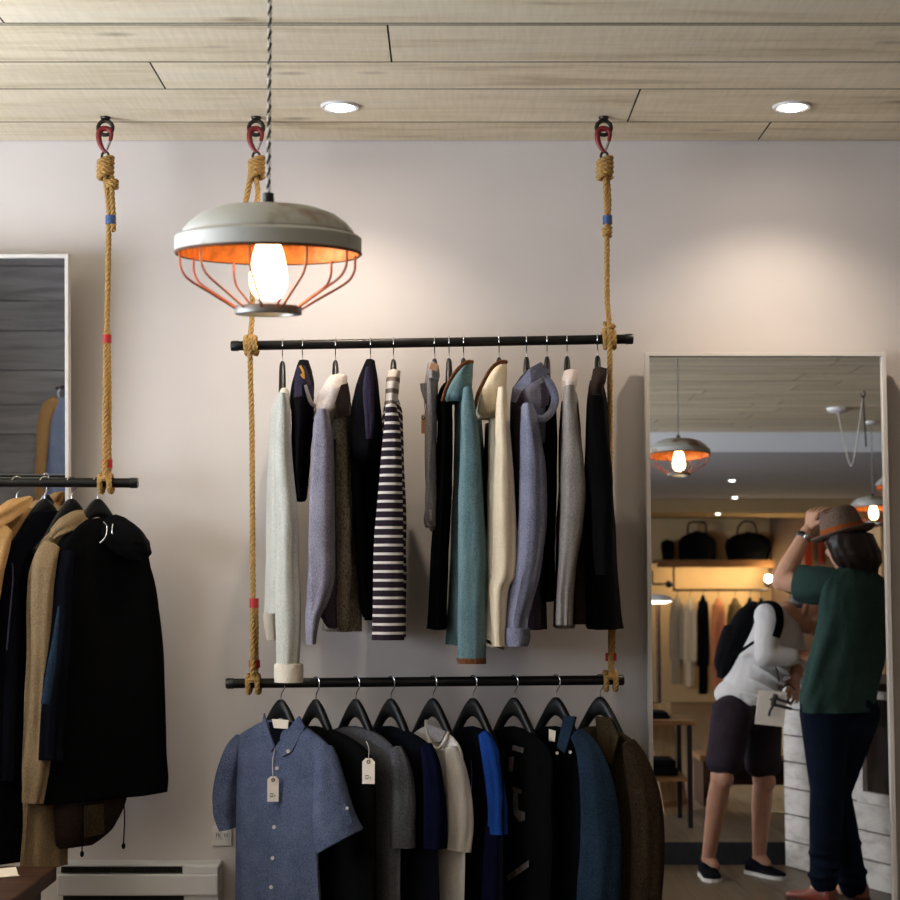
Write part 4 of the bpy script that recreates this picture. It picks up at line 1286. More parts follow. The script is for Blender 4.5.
def along(rows, c, k, hy, Y=-.24):
    x0 = at(c, 760, Y).x
    return [(r[0], r[1], r[2], r[3] if len(r) > 3 else hy, Y + k * (at((r[1] + r[2]) / 2, r[0], Y).x - x0)) for r in rows]
def top_body(name, t, mat, c, rows, seed, hy=.04, k=KL, **kw):
    return cloth_part(name, mat, t, along(rows, c, k, hy), -.24, hy, k=k, fold=.006, kf=7, seed=seed, sq=2.5, **kw)
def sym(c, *lv):
    return [(py, c - h, c + h, d) for py, h, d in lv]
# 2 black top with tag
t = lower('crew_neck_shirt', 'black crew-neck shirt with a white paper price tag, second on the bottom rail', 'shirt', 316, 'black crew-neck shirt with white tag')
top_body('body', t, 'black_cloth', 316, sym(316, (728, 19.84, .016), (733, 35.96, .025), (743, 53.32, .031), (758, 60.76, .034), (790, 62, .036), (840, 62, .037), (900, 62, .038), (940, 62, .038)), 33.1)
c = 316
price_tag(t, at(368.5, 771, yk(366, c) - .05), .031, .062, yaw=-.15, string=[at(366, 741, yk(362, c) - .05), at(369, 750, yk(365, c) - .055)])
# 3 charcoal tee
t = lower('grey_t_shirt', 'charcoal grey t-shirt with short sleeves, third on the bottom rail', 't-shirt', 356, 'charcoal grey t-shirt')
top_body('body', t, 'charcoal_jersey', 356, sym(356, (728, 14.72, .016), (733, 26.68, .025), (743, 39.56, .031), (758, 45.08, .034), (790, 46, .036), (840, 46, .037), (900, 46, .038), (940, 46, .038)), 34.2)
cloth_tube('sleeve', 'charcoal_jersey', t, [(396, 748, yk(388, 356) - .048, 6), (401, 768, yk(390, 356) - .048, 10), (404, 800, yk(390, 356) - .048, 12), (403, 830, yk(389, 356) - .048, 12.5), (403, 847, yk(388, 356) - .048, 12.5)], .6, seed=34.8)
# 4 navy tee
t = lower('navy_t_shirt', 'dark navy t-shirt with a bluer sleeve, next to the white t-shirt', 't-shirt', 391, 'dark navy t-shirt')
top_body('body', t, 'navy_black', 391, sym(391, (728, 15.36, .016), (733, 27.84, .025), (743, 41.28, .031), (758, 47.04, .034), (790, 48, .036), (840, 48, .037), (900, 48, .038), (940, 48, .038)), 35.3)
cloth_tube('sleeve', 'navy_jersey', t, [(426, 745, yk(422, 391) - .048, 6), (431, 765, yk(424, 391) - .048, 9), (434, 800, yk(425, 391) - .048, 11), (435, 830, yk(424, 391) - .048, 11.5), (435, 848, yk(423, 391) - .048, 11.5)], .6, seed=35.9)
# 5 white tee
t = lower('white_t_shirt', 'white t-shirt hanging at the middle of the bottom rail', 't-shirt', 433, 'white t-shirt')
top_body('body', t, 'white_jersey', 433, sym(433, (728, 9.92, .016), (733, 17.98, .025), (743, 26.66, .031), (758, 30.38, .034), (790, 31, .036), (840, 31, .037), (900, 31, .038), (940, 31, .038)), 36.3)
cloth_tube('sleeve', 'white_jersey', t, [(450, 748, yk(448, 433) - .048, 7), (455, 770, yk(450, 433) - .048, 11), (459, 800, yk(451, 433) - .048, 12.5), (460, 828, yk(450, 433) - .048, 13), (458, 850, yk(449, 433) - .048, 13)], .6, seed=36.9)
strip('neckband', 'white_jersey', t, [(426, 717, yk(428, 433) + .01), (427, 733, yk(429, 433) - .02), (432, 745, yk(434, 433) - .05), (438, 748, yk(438, 433) - .055), (444, 742, yk(443, 433) - .045), (448, 732, yk(446, 433) - .02)], .0045)
plate('neck_shade', 'grey_twill', t, [(427, 724, yk(430, 433) - .03), (446, 731, yk(444, 433) - .036), (441, 742, yk(440, 433) - .046), (434, 743, yk(434, 433) - .046), (429, 734, yk(430, 433) - .04)], .0015, 'grey plate for the shade inside the neck')  # grey sheet whose colour imitates shade inside the white neck
# 6 royal blue top
t = lower('zip_shirt', 'navy shirt with bright royal blue sleeves and a small zip, right of the white t-shirt', 'shirt', 473, 'navy shirt with royal blue sleeves')
top_body('body', t, 'navy_black', 473, sym(473, (728, 9.92, .016), (733, 17.98, .025), (743, 26.66, .031), (758, 30.38, .034), (790, 31, .036), (840, 31, .037), (900, 31, .038), (940, 31, .038)), 37.3)
cloth_tube('sleeve', 'royal_jersey', t, [(483, 733, yk(484, 473) - .048, 5), (490, 752, yk(487, 473) - .048, 9), (495, 785, yk(488, 473) - .048, 9.5), (497, 815, yk(487, 473) - .048, 9.5), (497, 834, yk(487, 473) - .048, 10)], .6, seed=37.7)
cloth_tube('under_sleeve', 'navy_jersey', t, [(494, 826, yk(486, 473) - .048, 9), (494, 850, yk(486, 473) - .048, 10), (493, 880, yk(485, 473) - .048, 11), (492, 930, yk(484, 473) - .048, 11)], .6, seed=37.9)
strip('zip', 'chrome', t, [(471.5, 760, yk(474, 473) - .05), (472, 776, yk(474, 473) - .052), (471, 792, yk(474, 473) - .052)], .0016)
# 7 black graphic tee
t = lower('printed_t_shirt', 'black t-shirt with a faded grey print on its chest', 't-shirt', 514, 'black t-shirt with grey print')
top_body('body', t, 'black_cloth', 514, sym(514, (728, 11.84, .016), (733, 21.46, .025), (743, 31.82, .031), (758, 36.26, .034), (790, 37, .036), (840, 37, .037), (900, 37, .038), (940, 37, .038)), 38.3)
Y7 = lambda px: yk(px, 514) - .044
for pts in ([(513, 745), (524, 748), (523, 753), (512, 750)], [(509, 757), (514, 756), (513, 772), (509, 771)], [(512, 786), (522, 790), (521, 794), (513, 791)],
            [(513, 793), (518, 792), (518, 810), (525, 812), (525, 820), (519, 822), (514, 814)], [(506, 876), (529, 860), (529, 867), (508, 881)]):
    plate('print', 'faded_print', t, [(px, py, Y7(px)) for px, py in pts], .001, 'faded grey print', bevel=0)
# 8 denim jacket
t = lower('denim_jacket', 'dark denim jacket with a buttoned collar, second from the right on the bottom rail', 'jacket', 556, 'dark denim jacket')
top_body('body', t, 'navy_black', 556, sym(556, (728, 12.8, .016), (733, 23.2, .025), (743, 34.4, .031), (758, 39.2, .034), (790, 40, .036), (840, 40, .037), (900, 40, .038), (940, 40, .038)), 39.3)
cloth_tube('sleeve', 'dark_denim', t, [(576, 733, yk(578, 556) - .048, 7), (588, 752, yk(582, 556) - .048, 12), (597, 790, yk(586, 556) - .048, 17), (600, 840, yk(586, 556) - .048, 20), (599, 885, yk(585, 556) - .048, 21), (598, 930, yk(584, 556) - .048, 21)], .55, seed=39.8, fold=.005)
plate('collar', 'dark_denim', t, [(565, 716, yk(566, 556) - .03), (577, 717, yk(574, 556) - .03), (572, 735, yk(571, 556) - .055), (566, 754, yk(566, 556) - .068), (558, 748, yk(560, 556) - .064), (562, 731, yk(563, 556) - .05)], .007)
plate('neck_label', 'ivory_cloth', t, [(549, 729, yk(552, 556) - .05), (556, 731, yk(556, 556) - .05), (555, 742, yk(556, 556) - .056), (549, 741, yk(552, 556) - .056)], .0015, 'pale neck label')
buttons(t, [(557, 753), (570, 752)], yk(560, 556) - .085, .004)
# 9 tweed coat
t = lower('tweed_coat', 'olive and brown tweed coat at the right end of the bottom rail', 'coat', 600, 'olive tweed coat', -46)
top_body('body', t, 'olive_tweed', 600, sym(600, (728, 13.44, .016), (733, 24.36, .025), (743, 36.12, .031), (758, 41.16, .034), (790, 42, .036), (840, 42, .037), (900, 42, .038), (940, 42, .038)), 40.3, k=-.95)
cloth_tube('sleeve', 'brown_tweed', t, [(628, 742, yk(622, 600, -.95) - .048, 7), (637, 765, yk(626, 600, -.95) - .048, 13), (646, 805, yk(630, 600, -.95) - .048, 16), (648, 850, yk(630, 600, -.95) - .048, 16), (646, 900, yk(629, 600, -.95) - .048, 16), (645, 940, yk(628, 600, -.95) - .048, 16)], .55, seed=40.8, fold=.005)
plate('collar', 'olive_tweed', t, [(596, 716, yk(600, 600, -.95) - .035), (611, 718, yk(610, 600, -.95) - .03), (620, 737, yk(618, 600, -.95) - .055), (612, 766, yk(611, 600, -.95) - .07), (600, 752, yk(602, 600, -.95) - .062), (598, 732, yk(600, 600, -.95) - .05)], .007)

# ------------------------------------------------------------------ coat rail on the left
GC = 'coats on the left rail'
KC = 1.0
def coat(name, label, cat, px, holds, yaw=44):
    return garment(name, label, cat, KA, KB, px, RAD(yaw), GC, holds=holds)
def cbody(name, mat, t, rows, hy, c, k=KC, **kw):
    return cloth_part(name, mat, t, along(rows, c, k, hy), -.24, hy, k=k, sq=2.5, **kw)
def yc(px, c, k=KC): return -.24 + k * (at(px, 600, -.24).x - at(c, 600, -.24).x)
# a camel coat
t = coat('camel_coat', 'camel coat with a wide folded collar at the far left of the coat rail', 'coat', 17, 'camel coat')
cbody('body', 'tan_canvas', t, [(508, -4, 30, .02), (520, -18, 34, .04), (545, -30, 34, .045), (600, -34, 30, .045), (680, -36, 24, .045)], .04, 17, fold=.008, seed=50.1)
cloth_tube('collar', 'tan_canvas', t, [(31, 497, yc(25, 17) - .04, 2), (24, 503, yc(20, 17) - .05, 7), (12, 510, yc(10, 17) - .06, 10), (0, 519, yc(0, 17) - .065, 10), (-10, 530, yc(-8, 17) - .07, 8)], .5, seed=50.7, fold=.006, hem=.01)
cloth_tube('sleeve', 'tan_canvas', t, [(6, 528, yc(-12, 17) - .04, 8), (-4, 548, yc(-18, 17) - .04, 13), (-16, 600, yc(-24, 17) - .04, 15), (-20, 680, yc(-24, 17) - .04, 15)], .5, seed=50.9, fold=.006)
# b black jacket
t = coat('navy_jacket', 'navy-black jacket between the camel coat and the khaki coat', 'jacket', 45, 'navy-black jacket')
cbody('body', 'navy_black', t, [(512, 38, 62, .02), (522, 30, 66, .02), (545, 18, 68, .024), (575, 9, 68, .026), (640, 4, 66, .026), (740, 0, 62, .026), (860, -2, 58, .026)], .042, 45, fold=.006, seed=51.1)
cloth_tube('sleeve', 'navy_black', t, [(22, 548, yc(20, 45), 8), (12, 570, yc(14, 45), 11), (8, 620, yc(10, 45), 13), (6, 700, yc(8, 45), 14), (4, 780, yc(8, 45), 14)], .6, seed=51.8, fold=.005)
strip('sleeve_zip', 'plum_cloth', t, [(12, 563, yc(14, 45) - .045), (13, 580, yc(14, 45) - .05), (9, 625, yc(10, 45) - .055), (7, 650, yc(9, 45) - .055)], .0022)
# c khaki coat
t = coat('khaki_coat', 'long khaki cotton coat, its sleeve and hem showing left of the big black coat', 'coat', 72, 'khaki coat')
cbody('body', 'khaki_cotton', t, [(526, 62, 92, .02), (536, 52, 98, .02), (552, 44, 104, .024), (580, 38, 104, .026), (640, 36, 100, .026), (700, 33, 96, .026), (760, 31, 92, .026), (820, 29, 66, .024), (868, 27, 61, .024)], .042, 72, fold=.008, seed=52.1, kf=8)
cloth_tube('collar', 'khaki_cotton', t, [(88, 512, yc(82, 72) - .02, 3), (80, 517, yc(76, 72) - .045, 8), (68, 524, yc(68, 72) - .055, 9), (57, 532, yc(60, 72) - .055, 6), (52, 538, yc(56, 72) - .05, 3)], .5, seed=52.5, fold=.004, hem=.01)
cloth_tube('sleeve', 'khaki_cotton', t, [(52, 545, yc(48, 72) - .03, 9), (45, 562, yc(44, 72) - .04, 12), (42, 600, yc(41, 72) - .045, 11), (41, 660, yc(40, 72) - .045, 9.5), (39, 720, yc(39, 72) - .045, 11), (36, 765, yc(37, 72) - .045, 13), (32, 803, yc(36, 72) - .045, 10)], .55, seed=52.8, fold=.005)
# d black hooded coat
t = coat('hooded_coat', 'big black hooded coat with hanging drawcords at the right end of the coat rail', 'coat', 98, 'big black hooded coat', 40)
K4 = .85
c4 = 98
y4 = lambda px, o=0.0: yc(px, c4, K4) + o
cbody('body', 'black_cloth', t, [(520, 88, 118, .02), (530, 76, 132, .034), (548, 64, 139, .04), (575, 60, 144, .044), (620, 56, 150, .048), (680, 50, 156, .05), (735, 45, 158, .05), (780, 46, 160, .05), (798, 48, 158, .05)], .05, 98, k=K4, fold=.009, seed=53.1, kf=8)
cloth_part('hood', 'black_cloth', t, [(517, 108, 124, .03), (527, 102, 138, .05), (540, 104, 148, .06), (552, 116, 151, .05), (560, 130, 147, .03)], y4(118, -.04), .06, fold=.010, seed=53.5, kf=4)
cloth_tube('sleeve', 'black_cloth', t, [(139, 560, y4(139, .02), 8), (145, 590, y4(143, .02), 11), (149, 640, y4(146, .01), 12), (152, 710, y4(148, .0), 12), (152, 770, y4(148, 0), 12), (151, 790, y4(147, 0), 12)], .8, seed=53.8, fold=.006)
cloth_tube('sleeve', 'navy_black', t, [(68, 552, y4(66, -.02), 7), (62, 585, y4(62, -.03), 9), (59, 640, y4(58, -.035), 10), (53, 700, y4(52, -.04), 11), (50, 760, y4(50, -.04), 11)], .6, seed=53.9, fold=.005, label='blue-black sleeve')
strip('sleeve_edge', 'dark_denim', t, [(59, 606, y4(54, -.055)), (55, 640, y4(51, -.065)), (50, 675, y4(46, -.07)), (45, 704, y4(43, -.07))], [.002 + .009 * min(1, i / 9) for i in range(16)], flat=(1, .5), label='blue strip along the sleeve edge')  # narrow blue strip down the sleeve's left side
cloth_part('under_layer', 'brown_black', t, [(778, 66, 118, .026), (800, 61, 122, .028), (830, 60, 110, .028), (846, 60, 92, .026)], y4(92, .0), .028, k=K4, fold=.004, seed=54.3, label='dark brown under layer')
plate('patch', 'olive_tweed', t, [(84, 806, y4(84, -.036)), (103, 804, y4(103, -.036)), (104, 834, y4(104, -.036)), (84, 838, y4(84, -.036))], .003, 'olive lining patch')
for pts in ([(123.5, 792), (124.5, 820), (123.5, 843)], [(82.5, 790), (83, 820), (82, 851)]):
    yy = y4(pts[0][0], -.062)
    d = strip('drawcord', 'black_cloth', t, [(a, b, yy) for a, b in pts], .0018)
    q = at(pts[-1][0], pts[-1][1] + 3, yy)
    MB().ball(q, (.005, .005, .008)).build('cord_knot', 'black_cloth', d)
# a second, empty hook caught in the black coat's neck
strip('inner_hook', 'chrome', t, [(100, 543, y4(104, -.085)), (106, 536, y4(106, -.09)), (107, 527, y4(107, -.085)), (103, 522, y4(104, -.08))], .0017, label='curved chrome hook')
strip('inner_hook', 'chrome', t, [(113, 524, y4(113, -.08)), (112, 532, y4(113, -.085)), (116, 537, y4(116, -.09)), (120, 541, y4(118, -.085))], .0017, label='curved chrome hook')
# ------------------------------------------------------------------ what the mirrors show: the shop behind the camera
dup(lamp, am(678.5, 455, -4.0), None, 'nearest caged pendant lamp seen in the tall mirror, at its upper left', 'caged pendant lamps')
l3 = am(873, 508, -7.3); l4 = am(898, 486, -7.7)
dup(lamp, l3, None, 'caged pendant lamp seen in the tall mirror just behind the brown hat', 'caged pendant lamps')
dup(lamp, l4, None, 'caged pendant lamp seen cut off at the right edge of the tall mirror', 'caged pendant lamps')
# the copies of the cord reach the ceiling
for o in list(COL.objects):
    if o.name.startswith('pendant_lamp'):
        zc = CZ - o.location.z
        for ch in o.children:
            if ch.name.startswith('cord') and ch.parent != lamp: ch.scale = (1, 1, 1)
def droop(o):
    """lengthen or shorten a copied lamp's own cord and cup to reach the planks"""
    z0 = 58 * U; h_old = CZ - lc.z - z0; h_new = CZ - o.location.z - z0
    for ch in o.children:
        if ch.name.startswith('cord'):
            ch.data = ch.data.copy()
            for v in ch.data.vertices: v.co.z = z0 + (v.co.z - z0) * h_new / h_old
        if ch.name.startswith('ceiling_cup'): ch.location.z += (CZ - o.location.z) - (CZ - lc.z)
for o in list(COL.objects):
    if o.name.startswith('pendant_lamp') and o is not lamp: droop(o)
for px, py, z, lb in ((732, 480, Z1, 'white ring downlight nearest of three over the back of the shop, in the mirror'), (735, 497, Z1, 'white ring middle downlight of three over the back of the shop, in the mirror'), (718, 513.5, Z2, 'white ring downlight on the tan ceiling above the dark bags, in the mirror')):
    p = am_z(px, py, z)
    o = dup(dl, p, None, lb, 'recessed downlights')
    spot('downlight_beam', p + V((0, 0, -0.03)), p + V((0, 0.02, -2)), 30 if z == Z1 else 5, (1.0, 0.76, 0.5), 120, 1.0, 0.03)
# ceiling canopy with a swagged cord
cc = am_z(838, 408, CZ); sw = am_z(863, 391, CZ)
t = thing('cord_canopy', 'white ceiling canopy with a drooping cord swagged to a hook, seen in the mirror', 'cord canopy', cc)
MB().lathe([(0.075, 0.0), (0.072, -0.018), (0.05, -0.03), (0.006, -0.034)], cc, 28).build('canopy', 'white_enamel', t)
ml = (cc + sw) / 2 + V((0, 0, -0.42))
MB().tube(smooth_path([cc + V((0, 0, -0.034)), cc.lerp(ml, .5) + V((0.0, 0, -0.06)), ml, sw.lerp(ml, .5) + V((0, 0, -0.06)), sw + V((0, 0, -0.03))], 30), 0.004, 8).build('cord', 'cord_white', t)
MB().tube([sw + V((0.012 * math.sin(a), 0, -0.02 + 0.02 * math.cos(a))) for a in [PI * 1.6 * i / 14 for i in range(15)]], 0.004, 8).build('swag_hook', 'iron', t)
MB().tube([sw + V((0, 0, -0.03)), sw + V((0.01, 0, -0.34))], 0.005, 8).build('hanging_cord', 'cord_black', t)

# --- back wall fittings
BY = -14.9
struct('wall_alcove', MB().box((am(772.5, 600, -15.12).x, YB, 0.11), (XR, -15.12, Z2)), 'brown_wall', smooth=False)
s0, s1 = am(656, 560, BY), am(772, 560, BY)
t = thing('wall_shelf', 'dark wooden shelf carrying black bags on the back wall, seen in the mirror', 'shelf', V(((s0.x + s1.x) / 2, BY, s0.z)))
MB().box((s0.x, YB, s0.z - 0.035), (s1.x, BY + 0.1, s0.z)).build('board', 'oak_wood', t, smooth=False, bevel=.002)
MB().box((s0.x, BY + .085, s0.z - .085), (s1.x, BY + .1, s0.z - .0352)).build('front_lip', 'oak_wood', t, smooth=False)
MB().box((s0.x + .1, BY + .02, s0.z - .05), (s1.x - .1, BY + .06, s0.z - .0352)).build('strip_light', 'strip_glow', t, smooth=False)
for px in (673, 768):
    x = am(px, 570, BY).x
    MB().bar((x, BY + .05, s0.z - 0.035), (x, BY + .05, am(px, 590, BY).z), .02, .02).build('bracket', 'black_pipe', t, smooth=False)
ra, rb = am(672, 590, BY), am(768, 590, BY)
t = thing('garment_rail', 'thin black garment rail under the back wall shelf, seen in the mirror', 'clothes rail', (ra + rb) / 2)
MB().tube([ra + V((0, .05, 0)), rb + V((0, .05, 0))], .013, 12).build('pipe', 'black_pipe', t)
def bag(rows, hpts, label, name='travel_bag'):
    p = am((rows[-1][1] + rows[-1][2]) / 2, 559, BY); p.z = s0.z
    t = thing(name, label, 'bag', p, 'black bags on the back shelf')
    rr = prow(rows, BY, .12, f=am)
    mb = MB(); cloth(mb, rr + [(rr[-1][0], BY, s0.z + .002, rr[-1][3], .12)], fold=.006, rings=24, kf=4, seed=rows[0][0] * .1)
    mb.build('body', 'black_cloth', t)
    for d in (-.05, .05):
        if hpts: strip('handle', 'brown_black', t, [(a, b, BY + d) for a, b in hpts], .012, f=am)
    return t
bag([(533, 690, 704), (537, 682, 712), (545, 678, 716), (557, 679, 716)], [(688, 535), (688, 526), (692, 522), (702, 522), (706, 526), (706, 535)], 'dome-shaped black bag with a square handle on the back shelf, in the mirror')
bag([(535, 734, 762), (540, 727, 769), (547, 725, 771), (558, 727, 769)], [(737, 536), (738, 528), (743, 522), (749, 521), (755, 525), (757, 536)], 'wide black bag with a tall arched handle on the back shelf, in the mirror')
bag([(541, 663, 672), (544, 661, 674), (550, 661, 674), (557, 662, 674)], [(664, 542), (667, 540), (671, 542)], 'small black pouch at the left end of the back shelf, in the mirror', 'pouch')
# lamps on the back wall
def wall_lamp(px, py, arm, lit, label):
    p = am(px, py, BY + .05)
    t = thing('swing_arm_lamp', label, 'wall lamp', p)
    MB().ball(p, (.042, .042, .042)).build('lamp_head', 'black_plastic', t)
    MB().tube(smooth_path([am(a, b, BY + .05) for a, b in arm] + [V((am(arm[-1][0], arm[-1][1], BY).x, YB + .01, am(arm[-1][0], arm[-1][1], BY).z))], 16), .012, 8).build('arm', 'black_pipe', t)
    if lit:
        q = am(px + 1, py - 5, BY + .16)
        MB().ball(q, .04).build('bulb', 'wall_bulb_glow', t)
    return t
wall_lamp(767.5, 583.5, [(768, 580), (769, 572), (772, 562)], True, 'lit swing-arm lamp at the right end of the back shelf, in the mirror')
wall_lamp(669, 584, [(665, 584), (656, 584), (652, 582), (652, 572)], False, 'dark swing-arm lamp under the left end of the back shelf, in the mirror')
# light under the shelf is carried by the lamps; the back garments
def small_garment(c, hw, top, bot, mat, label, name, cat, sleeve=None, k=-.5):
    p = am(c, 591, BY); p = V((p.x, BY + .05, p.z - .03))
    t = thing(name, label, cat, p, 'clothes on the back wall rail')
    mb = MB()
    cloth(mb, prow([(top, c - hw * .25, c + hw * .25, .02), (top + 5, c - hw * .7, c + hw * .7, .05), (top + 12, c - hw * .95, c + hw * .95, .06), ((top + bot) / 2, c - hw, c + hw, .06), (bot, c - hw, c + hw, .065)], BY + .05, .06, f=am), k=k, fold=.012, kf=6, seed=c * .37, rings=22, seg=24, lean=0)
    mb.build('body', mat, t)
    for s in (-1, 1):
        cloth_tube('sleeve', mat, t, [(c + s * hw * .7, top + 7, BY + .05, 2), (c + s * hw * .85, top + 20, BY + .10, 2.6), (c + s * hw * .9, (top + bot) / 2 + 4, BY + .11, 2.8), (c + s * hw * .85, top + (bot - top) * .72, BY + .11, 2.6)], .9, seed=c * .2 + s, f=am, rings=14, seg=14)
    MB().tube(smooth_path([am(c, 596, BY + .05), am(c, 593, BY + .05), am(c + 1.5, 590.5, BY + .05), am(c, 588.6, BY + .05)], 12), .004, 6).build('hanger_hook', 'chrome', t)
    return t
for c, hw, top, bot, mat, lb, nm, cat in (
    (677, 6.5, 597, 684, 'stone_cloth', 'stone-coloured shirt first on the back rail, in the mirror', 'stone_shirt', 'shirt'),
    (690, 6, 598, 686, 'cream_cloth', 'cream shirt second on the back rail, in the mirror', 'cream_shirt', 'shirt'),
    (703, 5, 595, 694, 'navy_black', 'narrow dark coat between the cream shirt and salmon shirt, in the mirror', 'dark_coat', 'coat'),
    (718, 6.5, 598, 690, 'salmon_cloth', 'salmon shirt on the back rail, in the mirror', 'salmon_shirt', 'shirt'),
    (735, 7.5, 598, 690, 'olive_brown', 'olive-brown jacket on the back rail, in the mirror', 'olive_jacket', 'jacket'),
    (750, 5, 597, 690, 'navy_black', 'dark jacket right of the olive-brown one on the back rail, in the mirror', 'dark_jacket', 'jacket'),
    (761, 5, 598, 690, 'black_cloth', 'last black jacket at the right of the back rail, in the mirror', 'black_jacket', 'jacket')):
    small_garment(c, hw * .82, top, bot, mat, lb, nm, cat)
# floor lamp with a white shade
fl = am(653, 601, -9.4)
t = thing('floor_lamp', 'floor lamp with a glowing white shade at the left edge of the mirror', 'floor lamp', V((fl.x, fl.y, .11)))
MB().lathe([(0.06, 0.055), (0.12, 0.045), (0.17, 0.016), (0.175, 0.0), (0.165, 0.0)], fl, 36).build('lamp_shade', 'white_enamel', t)
MB().lathe([(0.0005, -0.022), (0.11, -0.018), (0.165, 0.002), (0.0005, 0.006)], fl, 36).build('diffuser', 'shade_glow', t)
px_ = V((fl.x + .04, fl.y, 0))
MB().tube([V((px_.x, px_.y, .13)), V((px_.x, px_.y, fl.z + .02))], .018, 12).build('pole', 'dark_wood', t)
MB().lathe([(0.0005, 0.02), (0.12, 0.018), (0.14, 0.0)], V((px_.x, px_.y, .11)), 24).build('base', 'black_pipe', t)
# side table with lower shelf, things on it
q = am_z(691, 828, .11); tz = am(690, 720, q.y).z
TX0, TX1, TY0, TY1 = q.x - .5, q.x + .01, q.y - .42, q.y + .01
t = thing('side_table', 'dark side table with an oak top and lower shelf at the left of the mirror', 'table', V(((TX0 + TX1) / 2, (TY0 + TY1) / 2, .11)))
MB().box((TX0, TY0, tz - .025), (TX1 + .02, TY1 + .02, tz)).build('table_top', 'oak_wood', t, smooth=False, bevel=.002)
lz = am(690, 778, q.y).z
MB().box((TX0 + .02, TY0 + .02, lz - .018), (TX1 - .02, TY1 - .02, lz)).build('lower_shelf', 'oak_wood', t, smooth=False)
for x in (TX0, TX1 - .025):
    for y in (TY0, TY1 - .025):
        MB().box((x, y, .111), (x + .025, y + .025, tz - .025)).build('leg', 'black_plastic', t, smooth=False)
t = thing('folded_clothes', 'folded dark cloth on the oak-topped side table, in the mirror', 'folded cloth', V((TX1 - .18, TY0 + .2, tz)))
MB().box((TX1 - .34, TY0 + .1, tz + .001), (TX1 - .1, TY0 + .34, tz + .022)).build('fold_lower', 'black_cloth', t, bevel=.008)
MB().box((TX1 - .33, TY0 + .11, tz + .0225), (TX1 - .11, TY0 + .33, tz + .034)).build('fold_upper', 'navy_black', t, bevel=.006)
t = thing('folded_sweater', 'folded black sweater on the lower shelf of the side table, in the mirror', 'folded sweater', V((TX1 - .2, TY0 + .2, lz)))
MB().box((TX1 - .36, TY0 + .08, lz + .001), (TX1 - .06, TY0 + .34, lz + .045)).build('fold_lower', 'black_cloth', t, bevel=.014)
MB().box((TX1 - .35, TY0 + .09, lz + .046), (TX1 - .07, TY0 + .33, lz + .085)).build('fold_upper', 'black_cloth', t, bevel=.014)
t = thing('leaning_board', 'tan wooden board leaning behind the side table, in the mirror', 'board', V((TX1 + .02, TY0 - .1, .11)))
R = Matrix.Translation(V((TX1 - .01, TY0 - .12, .112))) @ Matrix.Rotation(-.16, 4, 'Y')
MB().box((-.07, -.012, 0.0), (.07, .012, .62), mtx=R).build('panel', 'tan_wood', t, smooth=False, bevel=.002)
MB().box((-.07, .012, .05), (.07, .022, .08), mtx=R).build('cleat', 'oak_wood', t, smooth=False)
t = thing('paper_box', 'white cardboard box on the floor under the side table, in the mirror', 'box', V((TX1 - .1, TY0 - .25, .11)))
MB().box((TX1 - .16, TY0 - .36, .111), (TX1 + .02, TY0 - .22, .26)).build('carton', 'paper', t, smooth=False)
MB().box((TX1 - .165, TY0 - .365, .26), (TX1 + .025, TY0 - .215, .285)).build('lid', 'cream_cloth', t, smooth=False)
# low bench behind the legs
b0 = am(700, 756, -5.3); b1 = am(748, 756, -5.3)
t = thing('low_bench', 'low oak bench behind the bare legs, seen in the mirror', 'bench', V(((b0.x + b1.x) / 2, -5.45, .11)))
MB().box((b0.x, -5.7, b0.z - .03), (b1.x + .5, -5.3, b0.z)).build('bench_top', 'oak_wood', t, smooth=False, bevel=.003)
for x in (b0.x + .02, b1.x + .44):
    MB().box((x, -5.68, .111), (x + .04, -5.32, b0.z - .03)).build('leg', 'dark_wood', t, smooth=False)
MB().box((b0.x + .06, -5.66, .2), (b1.x + .44, -5.64, b0.z - .03)).build('back_panel', 'dark_wood', t, smooth=False)
# red straps on the alcove wall
for px, w, py0, py1, lb in ((809, 4.0, 540, 566, 'left'), (822, 2.6, 541, 564, 'right')):
    a, b_ = am(px - w, py0, -15.0), am(px + w, py1, -15.0)
    t = thing('red_strap', 'wide red strap hung from a peg behind the raised forearm, in the mirror' if lb == 'left' else 'narrow red strap hung beside the wide one, in the mirror', 'strap', V(((a.x + b_.x) / 2, -15.0, a.z)), 'red straps on pegs')
    MB().box((a.x, -15.04, b_.z), (b_.x, -15.025, a.z)).build('webbing', 'red_webbing', t, smooth=False, bevel=.002)
    MB().tube([V(((a.x + b_.x) / 2, -15.119, a.z - .02)), V(((a.x + b_.x) / 2, -15.01, a.z - .005))], .012, 10).build('peg', 'dark_wood', t)
# cabinet seen at the right edge
c0 = am(882, 526, -6.2)
t = thing('tall_cabinet', 'tall tan wooden cabinet at the right edge of the mirror behind the hat', 'cabinet', V((c0.x + .4, -6.4, .11)))
MB().box((c0.x, -6.75, .111), (c0.x + .9, -6.25, c0.z)).build('body', 'tan_wood', t, smooth=False, bevel=.004)
for i in range(2):
    d = MB().box((c0.x + .02 + i * .43, -6.25, .2), (c0.x + .44 + i * .43, -6.232, c0.z - .03)).build('door', 'tan_wood', t, smooth=False, bevel=.003)
    MB().ball((c0.x + .40 + i * .09, -6.222, .95), .013).build('knob', 'iron', d)
